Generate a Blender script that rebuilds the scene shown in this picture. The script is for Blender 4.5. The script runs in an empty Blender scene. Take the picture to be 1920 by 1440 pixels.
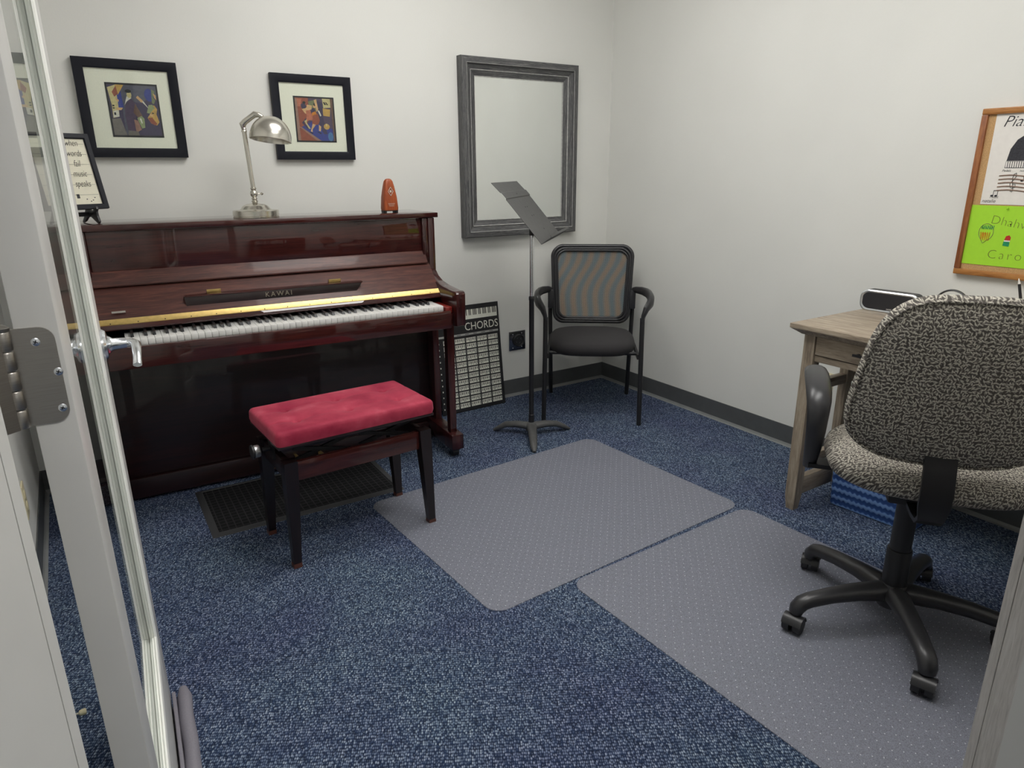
import bpy, bmesh, math, random
from mathutils import Vector, Matrix
PI = math.pi
R = math.radians
random.seed(4)
SC = bpy.context.scene
COL = SC.collection

# ------------------------------------------------------------------ camera
CAMP = (-2.83508, -3.32351, 1.30946)
YAW, PITCH, ROLL, FPX = -0.569491, 0.303409, -0.006997, 1274.45
cam_d = bpy.data.cameras.new('camera')
cam = bpy.data.objects.new('camera', cam_d)
COL.objects.link(cam)
fwd = Vector((-math.sin(YAW) * math.cos(PITCH), math.cos(YAW) * math.cos(PITCH), -math.sin(PITCH)))
rt = Vector((math.cos(YAW), math.sin(YAW), 0))
up = rt.cross(fwd)
rt2 = rt * math.cos(ROLL) + up * math.sin(ROLL)
up2 = -rt * math.sin(ROLL) + up * math.cos(ROLL)
m3 = Matrix((rt2, up2, -fwd)).transposed()
cam.matrix_world = Matrix.Translation(CAMP) @ m3.to_4x4()
cam_d.sensor_width = 36
cam_d.lens = FPX / 1920 * 36
cam_d.clip_start = 0.02
SC.camera = cam
# ------------------------------------------------------------------ world, exposure
w = bpy.data.worlds.new('world'); SC.world = w; w.use_nodes = True
w.node_tree.nodes['Background'].inputs[0].default_value = (0.9, 0.93, 1.0, 1)
w.node_tree.nodes['Background'].inputs[1].default_value = 0.35
SC.view_settings.view_transform = 'Standard'
SC.view_settings.look = 'None'
SC.view_settings.gamma = 1
SC.view_settings.use_curve_mapping = False
SC.view_settings.exposure = 0.80
PANEL_STRENGTH = 6.6
HALL_STRENGTH = 9.0
# ceiling panels: (x, y, strength)
PANELS = [(-1.45, -1.15, PANEL_STRENGTH), (-1.45, -2.40, PANEL_STRENGTH)]
HALL_PANEL = (-2.35, -4.15, HALL_STRENGTH)

# ------------------------------------------------------------------ materials
def srgb(r, g, b):
    f = lambda c: ((c / 255) / 12.92) if c / 255 <= 0.04045 else (((c / 255) + 0.055) / 1.055) ** 2.4
    return (f(r), f(g), f(b), 1)

class NT:
    def __init__(s, name):
        s.m = bpy.data.materials.new(name); s.m.use_nodes = True
        s.t = s.m.node_tree; s.b = s.t.nodes['Principled BSDF']; s.out = s.t.nodes['Material Output']
    def n(s, typ, **kw):
        nd = s.t.nodes.new(typ)
        for k, v in kw.items(): setattr(nd, k, v)
        return nd
    def l(s, a, b): s.t.links.new(a, b)
    def coord(s, scale=(1, 1, 1), kind='Object', rot=(0, 0, 0)):
        tc = s.n('ShaderNodeTexCoord'); mp = s.n('ShaderNodeMapping')
        mp.inputs['Scale'].default_value = scale; mp.inputs['Rotation'].default_value = rot
        s.l(tc.outputs[kind], mp.inputs[0]); return mp.outputs[0]
    def ramp(s, fac, stops, interp='LINEAR'):
        r = s.n('ShaderNodeValToRGB'); e = r.color_ramp.elements; r.color_ramp.interpolation = interp
        while len(e) < len(stops): e.new(0.5)
        for i, (p, c) in enumerate(stops):
            e[i].position = p; e[i].color = c
        s.l(fac, r.inputs[0]); return r.outputs[0]
    def noise(s, vec, scale, detail=3, rough=0.5, dist=0):
        nd = s.n('ShaderNodeTexNoise'); nd.inputs['Scale'].default_value = scale
        nd.inputs['Detail'].default_value = detail; nd.inputs['Roughness'].default_value = rough
        nd.inputs['Distortion'].default_value = dist
        s.l(vec, nd.inputs['Vector']); return nd.outputs[0]
    def math(s, op, a, b=None, c=None):
        nd = s.n('ShaderNodeMath', operation=op)
        for i, v in enumerate((a, b, c)):
            if v is None: continue
            if isinstance(v, (int, float)): nd.inputs[i].default_value = v
            else: s.l(v, nd.inputs[i])
        return nd.outputs[0]
    def mix(s, fac, a, b):
        nd = s.n('ShaderNodeMix', data_type='RGBA')
        for i, v in ((0, fac), (6, a), (7, b)):
            if isinstance(v, (int, float)): nd.inputs[i].default_value = v
            elif isinstance(v, tuple): nd.inputs[i].default_value = v
            else: s.l(v, nd.inputs[i])
        return nd.outputs[2]
    def bump(s, h, strength=0.3, dist=0.001):
        nd = s.n('ShaderNodeBump'); nd.inputs['Strength'].default_value = strength
        nd.inputs['Distance'].default_value = dist
        s.l(h, nd.inputs['Height']); s.l(nd.outputs[0], s.b.inputs['Normal'])
    def set(s, **kw):
        for k, v in kw.items(): s.b.inputs[k.replace('_', ' ')].default_value = v
        return s
    def base(s, sock): s.l(sock, s.b.inputs['Base Color'])

def plain(name, col, rough=0.5, metal=0.0, coat=0.0, nscale=60, namt=0.06, bump=0.0, spec=0.5):
    t = NT(name); c = col
    dark = (c[0] * (1 - namt), c[1] * (1 - namt), c[2] * (1 - namt), 1)
    lite = (min(1, c[0] * (1 + namt)), min(1, c[1] * (1 + namt)), min(1, c[2] * (1 + namt)), 1)
    nz = t.noise(t.coord(), nscale, 2)
    t.base(t.ramp(nz, [(0.3, dark), (0.7, lite)]))
    t.set(Roughness=rough, Metallic=metal, Coat_Weight=coat)
    t.b.inputs['Specular IOR Level'].default_value = spec
    if bump: t.bump(nz, bump, 0.0008)
    return t.m

def wood(name, c1, c2, c3, axis='x', scale=1.0, rough=0.4, coat=0.0, grain=14, bump=0.05, crough=0.03):
    t = NT(name)
    sc = {'x': (0.9, 12, 12), 'y': (12, 0.9, 12), 'z': (12, 12, 0.9)}[axis]
    v = t.coord(tuple(a * scale for a in sc))
    n1 = t.noise(v, 2.2, 6, 0.62, 1.2)
    v2 = t.coord(tuple(a * scale * 4 for a in sc))
    n2 = t.noise(v2, grain / 4, 3, 0.6)
    f = t.math('ADD', t.math('MULTIPLY', n1, 0.65), t.math('MULTIPLY', n2, 0.35))
    t.base(t.ramp(f, [(0.36, c1), (0.5, c2), (0.66, c3)]))
    t.set(Roughness=rough, Coat_Weight=coat, Coat_Roughness=crough)
    if coat >= 0.8: t.b.inputs['Coat IOR'].default_value = 1.6; t.b.inputs['Specular IOR Level'].default_value = 0.1
    t.bump(n2, bump, 0.0006)
    return t.m

def M_wall():
    t = NT('wall_paint'); v = t.coord()
    n = t.noise(v, 2.2, 2)
    t.base(t.ramp(n, [(0.3, (0.735, 0.735, 0.700, 1)), (0.7, (0.765, 0.765, 0.730, 1))]))
    t.set(Roughness=0.62)
    t.b.inputs['Specular IOR Level'].default_value = 0.35
    t.bump(t.noise(v, 140, 3), 0.22, 0.0012); return t.m
def M_carpet():
    t = NT('loop_carpet'); v = t.coord(rot=(0, 0, 0.5))
    vo = t.n('ShaderNodeTexVoronoi'); vo.inputs['Scale'].default_value = 205; vo.inputs['Randomness'].default_value = 0.5
    mp = t.n('ShaderNodeMapping'); mp.inputs['Scale'].default_value = (1, 0.56, 1); t.l(v, mp.inputs[0]); t.l(mp.outputs[0], vo.inputs['Vector'])
    sep = t.n('ShaderNodeSeparateColor'); t.l(vo.outputs['Color'], sep.inputs[0])
    hgt = t.math('SUBTRACT', 1.0, t.math('MULTIPLY', vo.outputs['Distance'], 1.5))
    lite = t.ramp(sep.outputs[0], [(0.0, (0.125, 0.165, 0.245, 1)), (0.6, (0.225, 0.280, 0.375, 1)), (1.0, (0.42, 0.485, 0.58, 1))])
    dark = t.ramp(sep.outputs[1], [(0.0, (0.005, 0.012, 0.034, 1)), (1.0, (0.018, 0.038, 0.090, 1))])
    tipm = t.ramp(vo.outputs['Distance'], [(0.20, (1, 1, 1, 1)), (0.58, (0, 0, 0, 1))])
    pile = t.mix(tipm, dark, lite)
    big = t.noise(t.coord(), 2.4, 3, 0.55)
    tint = t.ramp(big, [(0.32, (0.80, 0.77, 0.90, 1)), (0.68, (1.08, 1.14, 1.08, 1))])
    mul = t.n('ShaderNodeMix', data_type='RGBA', blend_type='MULTIPLY'); mul.inputs[0].default_value = 1
    t.l(pile, mul.inputs[6]); t.l(tint, mul.inputs[7])
    t.base(mul.outputs[2]); t.set(Roughness=0.85)
    t.b.inputs['Specular IOR Level'].default_value = 0.25
    t.bump(hgt, 0.7, 0.003); return t.m
def M_chairmat():
    t = NT('clear_plastic_mat')
    tc = t.n('ShaderNodeTexCoord'); sep = t.n('ShaderNodeSeparateXYZ'); t.l(tc.outputs['Object'], sep.inputs[0])
    # grid of little studs
    def cell(ox, oy, pitch=0.036, r=0.0015):
        fx = t.math('SUBTRACT', t.math('FRACT', t.math('ADD', t.math('DIVIDE', sep.outputs[0], pitch), 100 + ox)), 0.5)
        fy = t.math('SUBTRACT', t.math('FRACT', t.math('ADD', t.math('DIVIDE', sep.outputs[1], pitch), 100 + oy)), 0.5)
        d2 = t.math('ADD', t.math('MULTIPLY', fx, fx), t.math('MULTIPLY', fy, fy))
        return t.math('LESS_THAN', d2, (r / pitch) ** 2)
    stud = t.math('MAXIMUM', cell(0, 0), cell(0.5, 0.5))
    v = t.coord()
    speck = t.noise(v, 420, 2)
    vo = t.n('ShaderNodeTexVoronoi'); vo.inputs['Scale'].default_value = 300; t.l(v, vo.inputs['Vector'])
    body = t.mix(stud, t.ramp(speck, [(0.35, (0.25, 0.26, 0.31, 1)), (0.7, (0.50, 0.515, 0.585, 1))]), (0.72, 0.72, 0.74, 1))
    t.base(body); t.set(Roughness=0.40)
    t.b.inputs['Specular IOR Level'].default_value = 0.55
    t.bump(vo.outputs['Distance'], 0.6, 0.0018)
    tr = t.n('ShaderNodeBsdfTransparent'); tr.inputs[0].default_value = (0.86, 0.87, 0.92, 1)
    mx = t.n('ShaderNodeMixShader')
    fac = t.math('MAXIMUM', t.math('MULTIPLY', stud, 0.8), 0.46)
    t.l(fac, mx.inputs[0]); t.l(tr.outputs[0], mx.inputs[1]); t.l(t.b.outputs[0], mx.inputs[2])
    t.l(mx.outputs[0], t.out.inputs[0]); return t.m
def M_glass():
    t = NT('door_glass')
    gl = t.n('ShaderNodeBsdfGlossy'); gl.inputs['Roughness'].default_value = 0.0
    tr = t.n('ShaderNodeBsdfTransparent'); tr.inputs[0].default_value = (0.94, 0.96, 0.95, 1)
    fr = t.n('ShaderNodeFresnel'); fr.inputs[0].default_value = 1.5
    geo = t.n('ShaderNodeNewGeometry'); ff = t.math('MULTIPLY', fr.outputs[0], t.math('SUBTRACT', 1.0, geo.outputs['Backfacing']))
    mx = t.n('ShaderNodeMixShader'); t.l(ff, mx.inputs[0]); t.l(tr.outputs[0], mx.inputs[1]); t.l(gl.outputs[0], mx.inputs[2])
    t.l(mx.outputs[0], t.out.inputs[0]); return t.m
def M_grain_fabric(name, axes):
    t = NT(name); tc = t.n('ShaderNodeTexCoord'); sep = t.n('ShaderNodeSeparateXYZ'); t.l(tc.outputs['Object'], sep.inputs[0])
    def comb(e):
        tot = None
        for i, k in e:
            x = t.math('MULTIPLY', sep.outputs[i], k)
            tot = x if tot is None else t.math('ADD', tot, x)
        return tot
    cb = t.n('ShaderNodeCombineXYZ'); t.l(comb(axes[0]), cb.inputs[0]); t.l(comb(axes[1]), cb.inputs[1])
    masks = []
    for k, off in enumerate(((0, 0, 0), (0.37, 0.71, 0), (0.83, 0.29, 0))):
        mp = t.n('ShaderNodeMapping'); mp.inputs['Scale'].default_value = (104, 104, 1); mp.inputs['Location'].default_value = (off[0] * 7 + k * 13, off[1] * 7, 0)
        t.l(cb.outputs[0], mp.inputs[0])
        vo = t.n('ShaderNodeTexVoronoi', voronoi_dimensions='2D'); vo.inputs['Scale'].default_value = 1; vo.inputs['Randomness'].default_value = 0.65
        t.l(mp.outputs[0], vo.inputs['Vector'])
        sub = t.n('ShaderNodeVectorMath', operation='SUBTRACT'); t.l(mp.outputs[0], sub.inputs[0]); t.l(vo.outputs['Position'], sub.inputs[1])
        cs = t.n('ShaderNodeSeparateColor'); t.l(vo.outputs['Color'], cs.inputs[0])
        ang = t.math('MULTIPLY', cs.outputs[0], 2 * PI)
        rot = t.n('ShaderNodeVectorRotate', rotation_type='Z_AXIS'); t.l(sub.outputs[0], rot.inputs['Vector']); t.l(ang, rot.inputs['Angle'])
        s2 = t.n('ShaderNodeSeparateXYZ'); t.l(rot.outputs[0], s2.inputs[0])
        a = t.math('DIVIDE', s2.outputs[0], 0.58); b = t.math('DIVIDE', s2.outputs[1], 0.19)
        d = t.math('SQRT', t.math('ADD', t.math('MULTIPLY', a, a), t.math('MULTIPLY', b, b)))
        masks.append(t.math('SUBTRACT', 1.0, t.math('MINIMUM', d, 1.0)))
    mk = t.math('MAXIMUM', masks[0], masks[1])
    mid = t.ramp(masks[2], [(0.0, (0.075, 0.066, 0.058, 1)), (0.15, (0.145, 0.131, 0.115, 1)), (0.5, (0.22, 0.20, 0.18, 1))])
    lit = t.ramp(mk, [(0.0, (0.23, 0.212, 0.182, 1)), (0.4, (0.43, 0.40, 0.34, 1)), (1.0, (0.62, 0.59, 0.51, 1))])
    on = t.ramp(mk, [(0.04, (0, 0, 0, 1)), (0.16, (1, 1, 1, 1))])
    t.base(t.mix(on, mid, lit))
    t.set(Roughness=0.85); t.bump(mk, 0.6, 0.002); return t.m
def M_mesh_fabric():
    t = NT('wavy_mesh_fabric'); tc = t.n('ShaderNodeTexCoord'); sep = t.n('ShaderNodeSeparateXYZ'); t.l(tc.outputs['Object'], sep.inputs[0])
    x, z = sep.outputs[0], sep.outputs[2]
    sh = t.math('MULTIPLY', t.math('SINE', t.math('MULTIPLY', z, 17)), 0.022)
    sh = t.math('ADD', sh, t.math('MULTIPLY', z, 0.25))
    ph = t.math('MULTIPLY', t.math('SUBTRACT', x, sh), 2 * PI / 0.064)
    wv = t.math('ADD', t.math('MULTIPLY', t.math('SINE', ph), 0.5), 0.5)
    nz = t.noise(t.coord(), 9, 2)
    wv = t.math('ADD', t.math('MULTIPLY', wv, 0.8), t.math('MULTIPLY', nz, 0.25))
    colr = t.ramp(wv, [(0.15, (0.19, 0.25, 0.275, 1)), (0.45, (0.25, 0.26, 0.255, 1)), (0.62, (0.31, 0.275, 0.225, 1)), (0.9, (0.36, 0.275, 0.20, 1))])
    # round holes in a staggered net
    p = 0.0085
    def cell(ox, oy):
        fx = t.math('SUBTRACT', t.math('FRACT', t.math('ADD', t.math('DIVIDE', x, p), 50 + ox)), 0.5)
        fz = t.math('SUBTRACT', t.math('FRACT', t.math('ADD', t.math('DIVIDE', z, p * 1.2), 50 + oy)), 0.5)
        return t.math('ADD', t.math('MULTIPLY', fx, fx), t.math('MULTIPLY', fz, fz))
    hole = t.math('LESS_THAN', t.math('MINIMUM', cell(0, 0), cell(0.5, 0.5)), 0.06)
    t.base(t.mix(hole, colr, (0.03, 0.03, 0.035, 1))); t.set(Roughness=0.7)
    t.bump(hole, 0.4, 0.001); return t.m
def M_weave():
    t = NT('blue_woven_strap'); tc = t.n('ShaderNodeTexCoord'); sep = t.n('ShaderNodeSeparateXYZ'); t.l(tc.outputs['Object'], sep.inputs[0])
    u = t.math('ADD', sep.outputs[0], sep.outputs[1]); z = sep.outputs[2]
    a = t.math('SINE', t.math('MULTIPLY', t.math('ADD', t.math('MULTIPLY', z, 1.0), t.math('MULTIPLY', t.math('PINGPONG', u, 0.010), 0.7)), 2 * PI / 0.034))
    b = t.math('SINE', t.math('MULTIPLY', u, 2 * PI / 0.016))
    f = t.math('ADD', t.math('MULTIPLY', a, 0.45), t.math('MULTIPLY', b, 0.06))
    f = t.math('ADD', f, 0.5)
    t.base(t.ramp(f, [(0.35, (0.025, 0.07, 0.24, 1)), (0.55, (0.06, 0.14, 0.40, 1)), (0.75, (0.18, 0.31, 0.60, 1))]))
    t.set(Roughness=0.4); t.bump(f, 0.6, 0.003); return t.m
def M_brushed(name, col, rough=0.28):
    t = NT(name); n = t.noise(t.coord((1, 1, 40)), 30, 3)
    t.base(t.ramp(n, [(0.3, tuple(c * 0.86 for c in col[:3]) + (1,)), (0.7, col)]))
    t.set(Metallic=1.0, Roughness=rough); t.bump(n, 0.03, 0.0004); return t.m
def M_velvet():
    t = NT('red_velvet'); v = t.coord(); n = t.noise(v, 9, 4, 0.6); n2 = t.noise(v, 500, 2)
    t.base(t.ramp(n, [(0.3, (0.27, 0.010, 0.040, 1)), (0.55, (0.42, 0.040, 0.078, 1)), (0.75, (0.53, 0.11, 0.155, 1))]))
    t.set(Roughness=0.7); t.b.inputs['Specular IOR Level'].default_value = 0.3; t.b.inputs['Sheen Weight'].default_value = 0.3; t.b.inputs['Sheen Roughness'].default_value = 0.35
    t.b.inputs['Sheen Tint'].default_value = (1, 0.55, 0.62, 1)
    t.bump(n2, 0.25, 0.0012); return t.m
def M_rubber_grid():
    t = NT('rubber_grid_mat'); tc = t.n('ShaderNodeTexCoord'); sep = t.n('ShaderNodeSeparateXYZ'); t.l(tc.outputs['Object'], sep.inputs[0])
    def line(s, pitch):
        f = t.math('FRACT', t.math('ADD', t.math('DIVIDE', s, pitch), 50)); return t.math('LESS_THAN', t.math('ABSOLUTE', t.math('SUBTRACT', f, 0.5)), 0.09)
    ln = t.math('MAXIMUM', line(sep.outputs[0], 0.026), line(sep.outputs[1], 0.026))
    fine = t.noise(t.coord(), 300, 2)
    t.base(t.mix(ln, t.ramp(fine, [(0.35, (0.005, 0.005, 0.006, 1)), (0.7, (0.013, 0.013, 0.014, 1))]), (0.030, 0.030, 0.032, 1)))
    t.set(Roughness=0.8); t.b.inputs['Specular IOR Level'].default_value = 0.15; t.bump(t.math('ADD', t.math('MULTIPLY', fine, 0.5), t.math('MULTIPLY', ln, -1)), 0.7, 0.003); return t.m
def M_emit(name, col, st):
    t = NT(name); t.b.inputs['Base Color'].default_value = (0.8, 0.8, 0.8, 1)
    t.b.inputs['Emission Color'].default_value = col; t.b.inputs['Emission Strength'].default_value = st; return t.m
def M_mirror():
    t = NT('mirror_glass'); t.b.inputs['Base Color'].default_value = (0.80, 0.82, 0.80, 1); t.set(Metallic=1.0, Roughness=0.01); return t.m

WALL = M_wall(); CARPET = M_carpet(); CHMAT = M_chairmat(); GLASS = M_glass()
CEIL = plain('ceiling_tile', (0.88, 0.88, 0.86, 1), 0.9, nscale=90, bump=0.2)
BASE = plain('rubber_baseboard', srgb(84, 86, 87), 0.45, nscale=20)
COVE = plain('baseboard_toe', srgb(128, 130, 130), 0.5, nscale=20)
DOORW = plain('door_paint', srgb(196, 195, 192), 0.38, nscale=8, namt=0.03)
BEADW = plain('glazing_bead_paint', srgb(247, 247, 242), 0.35, nscale=8, namt=0.03)
JAMB = plain('jamb_paint', srgb(205, 204, 200), 0.4, nscale=8, namt=0.03)
JAMBW = wood('jamb_wood_grain', srgb(172, 168, 164), srgb(194, 189, 184), srgb(210, 206, 202), 'z', 7, 0.5)
NICKEL = M_brushed('satin_nickel', (0.40, 0.375, 0.345, 1), 0.36)
CHROME = plain('chrome', (0.82, 0.84, 0.88, 1), 0.22, 1.0, namt=0.02)
LAMPN = M_brushed('brushed_nickel_lamp', (0.74, 0.71, 0.64, 1), 0.24)
MAHOG = wood('mahogany_gloss', (0.022, 0.004, 0.004, 1), (0.042, 0.008, 0.007, 1), (0.070, 0.014, 0.010, 1), 'x', 1.0, 0.5, 1.0, crough=0.012)
MAHOGL = wood('mahogany_gloss_light', (0.032, 0.009, 0.007, 1), (0.068, 0.019, 0.014, 1), (0.13, 0.042, 0.028, 1), 'x', 1.6, 0.5, 0.12, crough=0.08)
MAHOGV = wood('mahogany_gloss_upright', (0.018, 0.0035, 0.0035, 1), (0.036, 0.006, 0.006, 1), (0.066, 0.012, 0.010, 1), 'z', 1.0, 0.35, 1.0, crough=0.03)
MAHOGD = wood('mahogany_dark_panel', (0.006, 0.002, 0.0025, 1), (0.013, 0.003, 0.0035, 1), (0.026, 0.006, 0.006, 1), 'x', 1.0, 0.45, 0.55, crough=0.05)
EBONY = plain('ebony_key', (0.012, 0.012, 0.014, 1), 0.3, coat=0.3)
IVORY = plain('ivory_key', (0.80, 0.80, 0.78, 1), 0.25, coat=0.4, namt=0.02)
BRASS = plain('brass', (0.62, 0.45, 0.17, 1), 0.38, 1.0, namt=0.1)
REDFELT = plain('red_wood_block', (0.22, 0.02, 0.015, 1), 0.3, coat=0.8)
BLACKW = plain('black_frame_paint', (0.006, 0.007, 0.013, 1), 0.45, spec=0.25)
MATB = plain('cream_mat_board', srgb(250, 245, 230), 0.8, nscale=200, namt=0.03)
BLACKP = plain('black_plastic', (0.016, 0.016, 0.018, 1), 0.42, bump=0.15, nscale=400)
BLACKS = plain('satin_black_plastic', (0.028, 0.028, 0.031, 1), 0.33, nscale=100)
BLACKM = plain('black_powder_metal', (0.013, 0.013, 0.015, 1), 0.45)
GREYP = plain('grey_plastic', (0.085, 0.085, 0.09, 1), 0.45, nscale=300, bump=0.2)
STANDG = plain('music_stand_grey', (0.075, 0.075, 0.075, 1), 0.5, nscale=50, namt=0.1)
SEATF = plain('black_seat_fabric', (0.032, 0.030, 0.032, 1), 0.9, nscale=900, namt=0.4, bump=0.4)
MESHF = M_mesh_fabric()
GRAINB = M_grain_fabric('grain_fabric_back', ([(1, 1)], [(2, 1)]))
GRAINS = M_grain_fabric('grain_fabric_seat', ([(1, 1), (2, 0.3)], [(0, 1), (2, 0.9)]))
GREYWOOD = wood('weathered_grey_frame', srgb(56, 56, 59), srgb(84, 84, 85), srgb(120, 119, 117), 'z', 5, 0.6, bump=0.3)
GREYWOODX = wood('weathered_grey_frame_across', srgb(56, 56, 59), srgb(84, 84, 85), srgb(120, 119, 117), 'x', 5, 0.6, bump=0.3)
OAK = wood('grey_oak_along', srgb(118, 105, 92), srgb(156, 142, 124), srgb(186, 173, 154), 'y', 2, 0.5, bump=0.12)
OAKZ = wood('grey_oak_upright', srgb(118, 105, 92), srgb(154, 140, 122), srgb(182, 169, 150), 'z', 2, 0.5, bump=0.12)
OAKX = wood('grey_oak_across', srgb(118, 105, 92), srgb(154, 140, 122), srgb(182, 169, 150), 'x', 2, 0.5, bump=0.12)
BOARDW = wood('honey_board_frame', srgb(132, 84, 40), srgb(168, 112, 58), srgb(192, 138, 78), 'y', 3, 0.4, coat=0.3)
BOARDZ = wood('honey_board_frame_upright', srgb(112, 62, 34), srgb(142, 84, 48), srgb(170, 110, 62), 'z', 3, 0.4, coat=0.3)
CORK = plain('cork', srgb(190, 152, 105), 0.9, nscale=380, namt=0.22, bump=0.3)
PAPER = plain('white_paper', srgb(232, 228, 222), 0.8, namt=0.02)
LIME = plain('lime_paper', srgb(168, 224, 52), 0.7, namt=0.02)
INK = plain('black_ink', (0.02, 0.02, 0.025, 1), 0.7)
VELVET = M_velvet(); WEAVE = M_weave(); RUBG = M_rubber_grid()
RUBB = plain('rubber_border', (0.042, 0.043, 0.046, 1), 0.6, nscale=300, bump=0.2)
ORANGEW = wood('orange_wood', srgb(128, 56, 25), srgb(156, 72, 34), srgb(178, 92, 46), 'z', 4, 0.4)
SILVER = plain('silver_line', (0.7, 0.68, 0.62, 1), 0.4, 0.6)
CREAM = plain('ivory_plastic', srgb(214, 205, 172), 0.4, namt=0.03)
DRAFT = plain('grey_nylon', srgb(128, 125, 134), 0.55, nscale=300, bump=0.15)
MIRROR = M_mirror()
FELTB = plain('dark_void', (0.004, 0.004, 0.005, 1), 0.9)
ART = {k: plain('print_' + k, srgb(*v), 0.6, namt=0.14, nscale=90) for k, v in dict(
    indigo=(62, 52, 84), plum=(84, 68, 92), slate=(88, 88, 104), cobalt=(52, 62, 142), navy=(34, 32, 62), cream=(206, 190, 138),
    ochre=(200, 158, 84), rust=(150, 78, 58), coral=(190, 110, 84), peach=(216, 172, 124), sage=(146, 156, 112), brown=(106, 78, 66),
    black=(22, 20, 28), white=(222, 216, 206), teal=(72, 118, 168), olive=(118, 124, 88), grey=(120, 112, 108), red=(186, 40, 34),
    green=(24, 142, 92), orange=(206, 124, 20), dustyrose=(156, 118, 104)).items()}

# ------------------------------------------------------------------ mesh helpers
class B:
    """collects shapes in one bmesh, with material slots"""
    def __init__(s): s.bm = bmesh.new(); s.mats = []
    def mi(s, m):
        if m not in s.mats: s.mats.append(m)
        return s.mats.index(m)
    def box(s, c, d, m, bev=0.0, seg=2, rot=None):
        mt = Matrix.Translation(c)
        if rot is not None: mt = mt @ rot.to_4x4()
        r = bmesh.ops.create_cube(s.bm, size=1, matrix=mt @ Matrix.Diagonal((d[0], d[1], d[2], 1)))
        vs = r['verts']; i = s.mi(m)
        for f in {f for v in vs for f in v.link_faces}: f.material_index = i
        if bev > 0:
            es = list({e for v in vs for e in v.link_edges})
            bmesh.ops.bevel(s.bm, geom=es, offset=bev, segments=seg, profile=0.5, affect='EDGES', material=-1)
        return s
    def b2(s, lo, hi, m, bev=0.0, seg=2):
        return s.box([(a + b) / 2 for a, b in zip(lo, hi)], [abs(b - a) for a, b in zip(lo, hi)], m, bev, seg)
    def poly(s, pts, m):
        f = s.bm.faces.new([s.bm.verts.new(p) for p in pts]); f.material_index = s.mi(m); return s
    def prism(s, pts, ext, m, bev=0.0):
        """pts: 3d loop; ext: vector"""
        a = [s.bm.verts.new(p) for p in pts]; e = Vector(ext); b = [s.bm.verts.new(Vector(p) + e) for p in pts]; i = s.mi(m)
        fs = [s.bm.faces.new(a), s.bm.faces.new(list(reversed(b)))]
        n = len(pts)
        for k in range(n): fs.append(s.bm.faces.new((a[k], b[k], b[(k + 1) % n], a[(k + 1) % n])))
        for f in fs: f.material_index = i
        bmesh.ops.recalc_face_normals(s.bm, faces=fs)
        if bev: bmesh.ops.bevel(s.bm, geom=list({e for f in fs for e in f.edges}), offset=bev, segments=2, profile=0.5, affect='EDGES', material=-1)
        return s
    def loft(s, rings, m, close=True, cap=True):
        i = s.mi(m); vr = [[s.bm.verts.new(p) for p in r] for r in rings]; n = len(rings[0]); fs = []
        for a, b in zip(vr[:-1], vr[1:]):
            for k in range(n if close else n - 1):
                fs.append(s.bm.faces.new((a[k], a[(k + 1) % n], b[(k + 1) % n], b[k])))
        if cap:
            fs.append(s.bm.faces.new(list(reversed(vr[0])))); fs.append(s.bm.faces.new(vr[-1]))
        for f in fs: f.material_index = i
        bmesh.ops.recalc_face_normals(s.bm, faces=fs)
        return s
    def lathe(s, prof, m, seg=32, mt=None, cap=True):
        mt = mt or Matrix()
        return s.loft([[mt @ Vector((max(r, 1e-4) * math.cos(2 * PI * k / seg), max(r, 1e-4) * math.sin(2 * PI * k / seg), z)) for k in range(seg)] for r, z in prof], m, cap=cap)
    def tube(s, pts, r, m, seg=12, closed=False, sy=1.0, upv=None):
        """sweep an (elliptic) section along pts; r: number or list; sy: section squash along second axis"""
        P = [Vector(p) for p in pts]; n = len(P); rings = []; prev = None
        for k in range(n):
            if closed: t = (P[(k + 1) % n] - P[k - 1])
            else: t = P[min(k + 1, n - 1)] - P[max(k - 1, 0)]
            t.normalize()
            if prev is None:
                ref = Vector(upv) if upv else (Vector((0, 0, 1)) if abs(t.z) < 0.9 else Vector((1, 0, 0)))
                a = t.cross(ref).normalized()
            else:
                a = prev - t * prev.dot(t); a.normalize()
            prev = a; b = t.cross(a)
            rr = r[k] if isinstance(r, (list, tuple)) else r
            rings.append([P[k] + (a * math.cos(2 * PI * j / seg) + b * math.sin(2 * PI * j / seg) * sy) * rr for j in range(seg)])
        if closed:
            rings.append(rings[0]); i0 = len(s.bm.verts)
            s.loft(rings, m, cap=False)
            bmesh.ops.remove_doubles(s.bm, verts=list(s.bm.verts)[i0:] if False else s.bm.verts[:], dist=1e-6)
            return s
        return s.loft(rings, m)
    def cyl(s, a, b, r, m, seg=24, r2=None):
        return s.tube([a, b], [r, r if r2 is None else r2], m, seg)
    def sphere(s, c, r, m, seg=16, sc=(1, 1, 1)):
        rr = bmesh.ops.create_uvsphere(s.bm, u_segments=seg, v_segments=seg // 2 + 2, radius=r, matrix=Matrix.Translation(c) @ Matrix.Diagonal((*sc, 1)))
        i = s.mi(m)
        for f in {f for v in rr['verts'] for f in v.link_faces}: f.material_index = i
        return s
    def pad(s, outline, layers, m, mt=None):
        """outline(scale_inset)->list of (x,y); layers: list of (inset, z, bulge) bottom to top"""
        mt = mt or Matrix()
        rings = [[mt @ Vector((x, y, z)) for x, y in outline(ins)] for ins, z in layers]
        return s.loft(rings, m)

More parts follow.
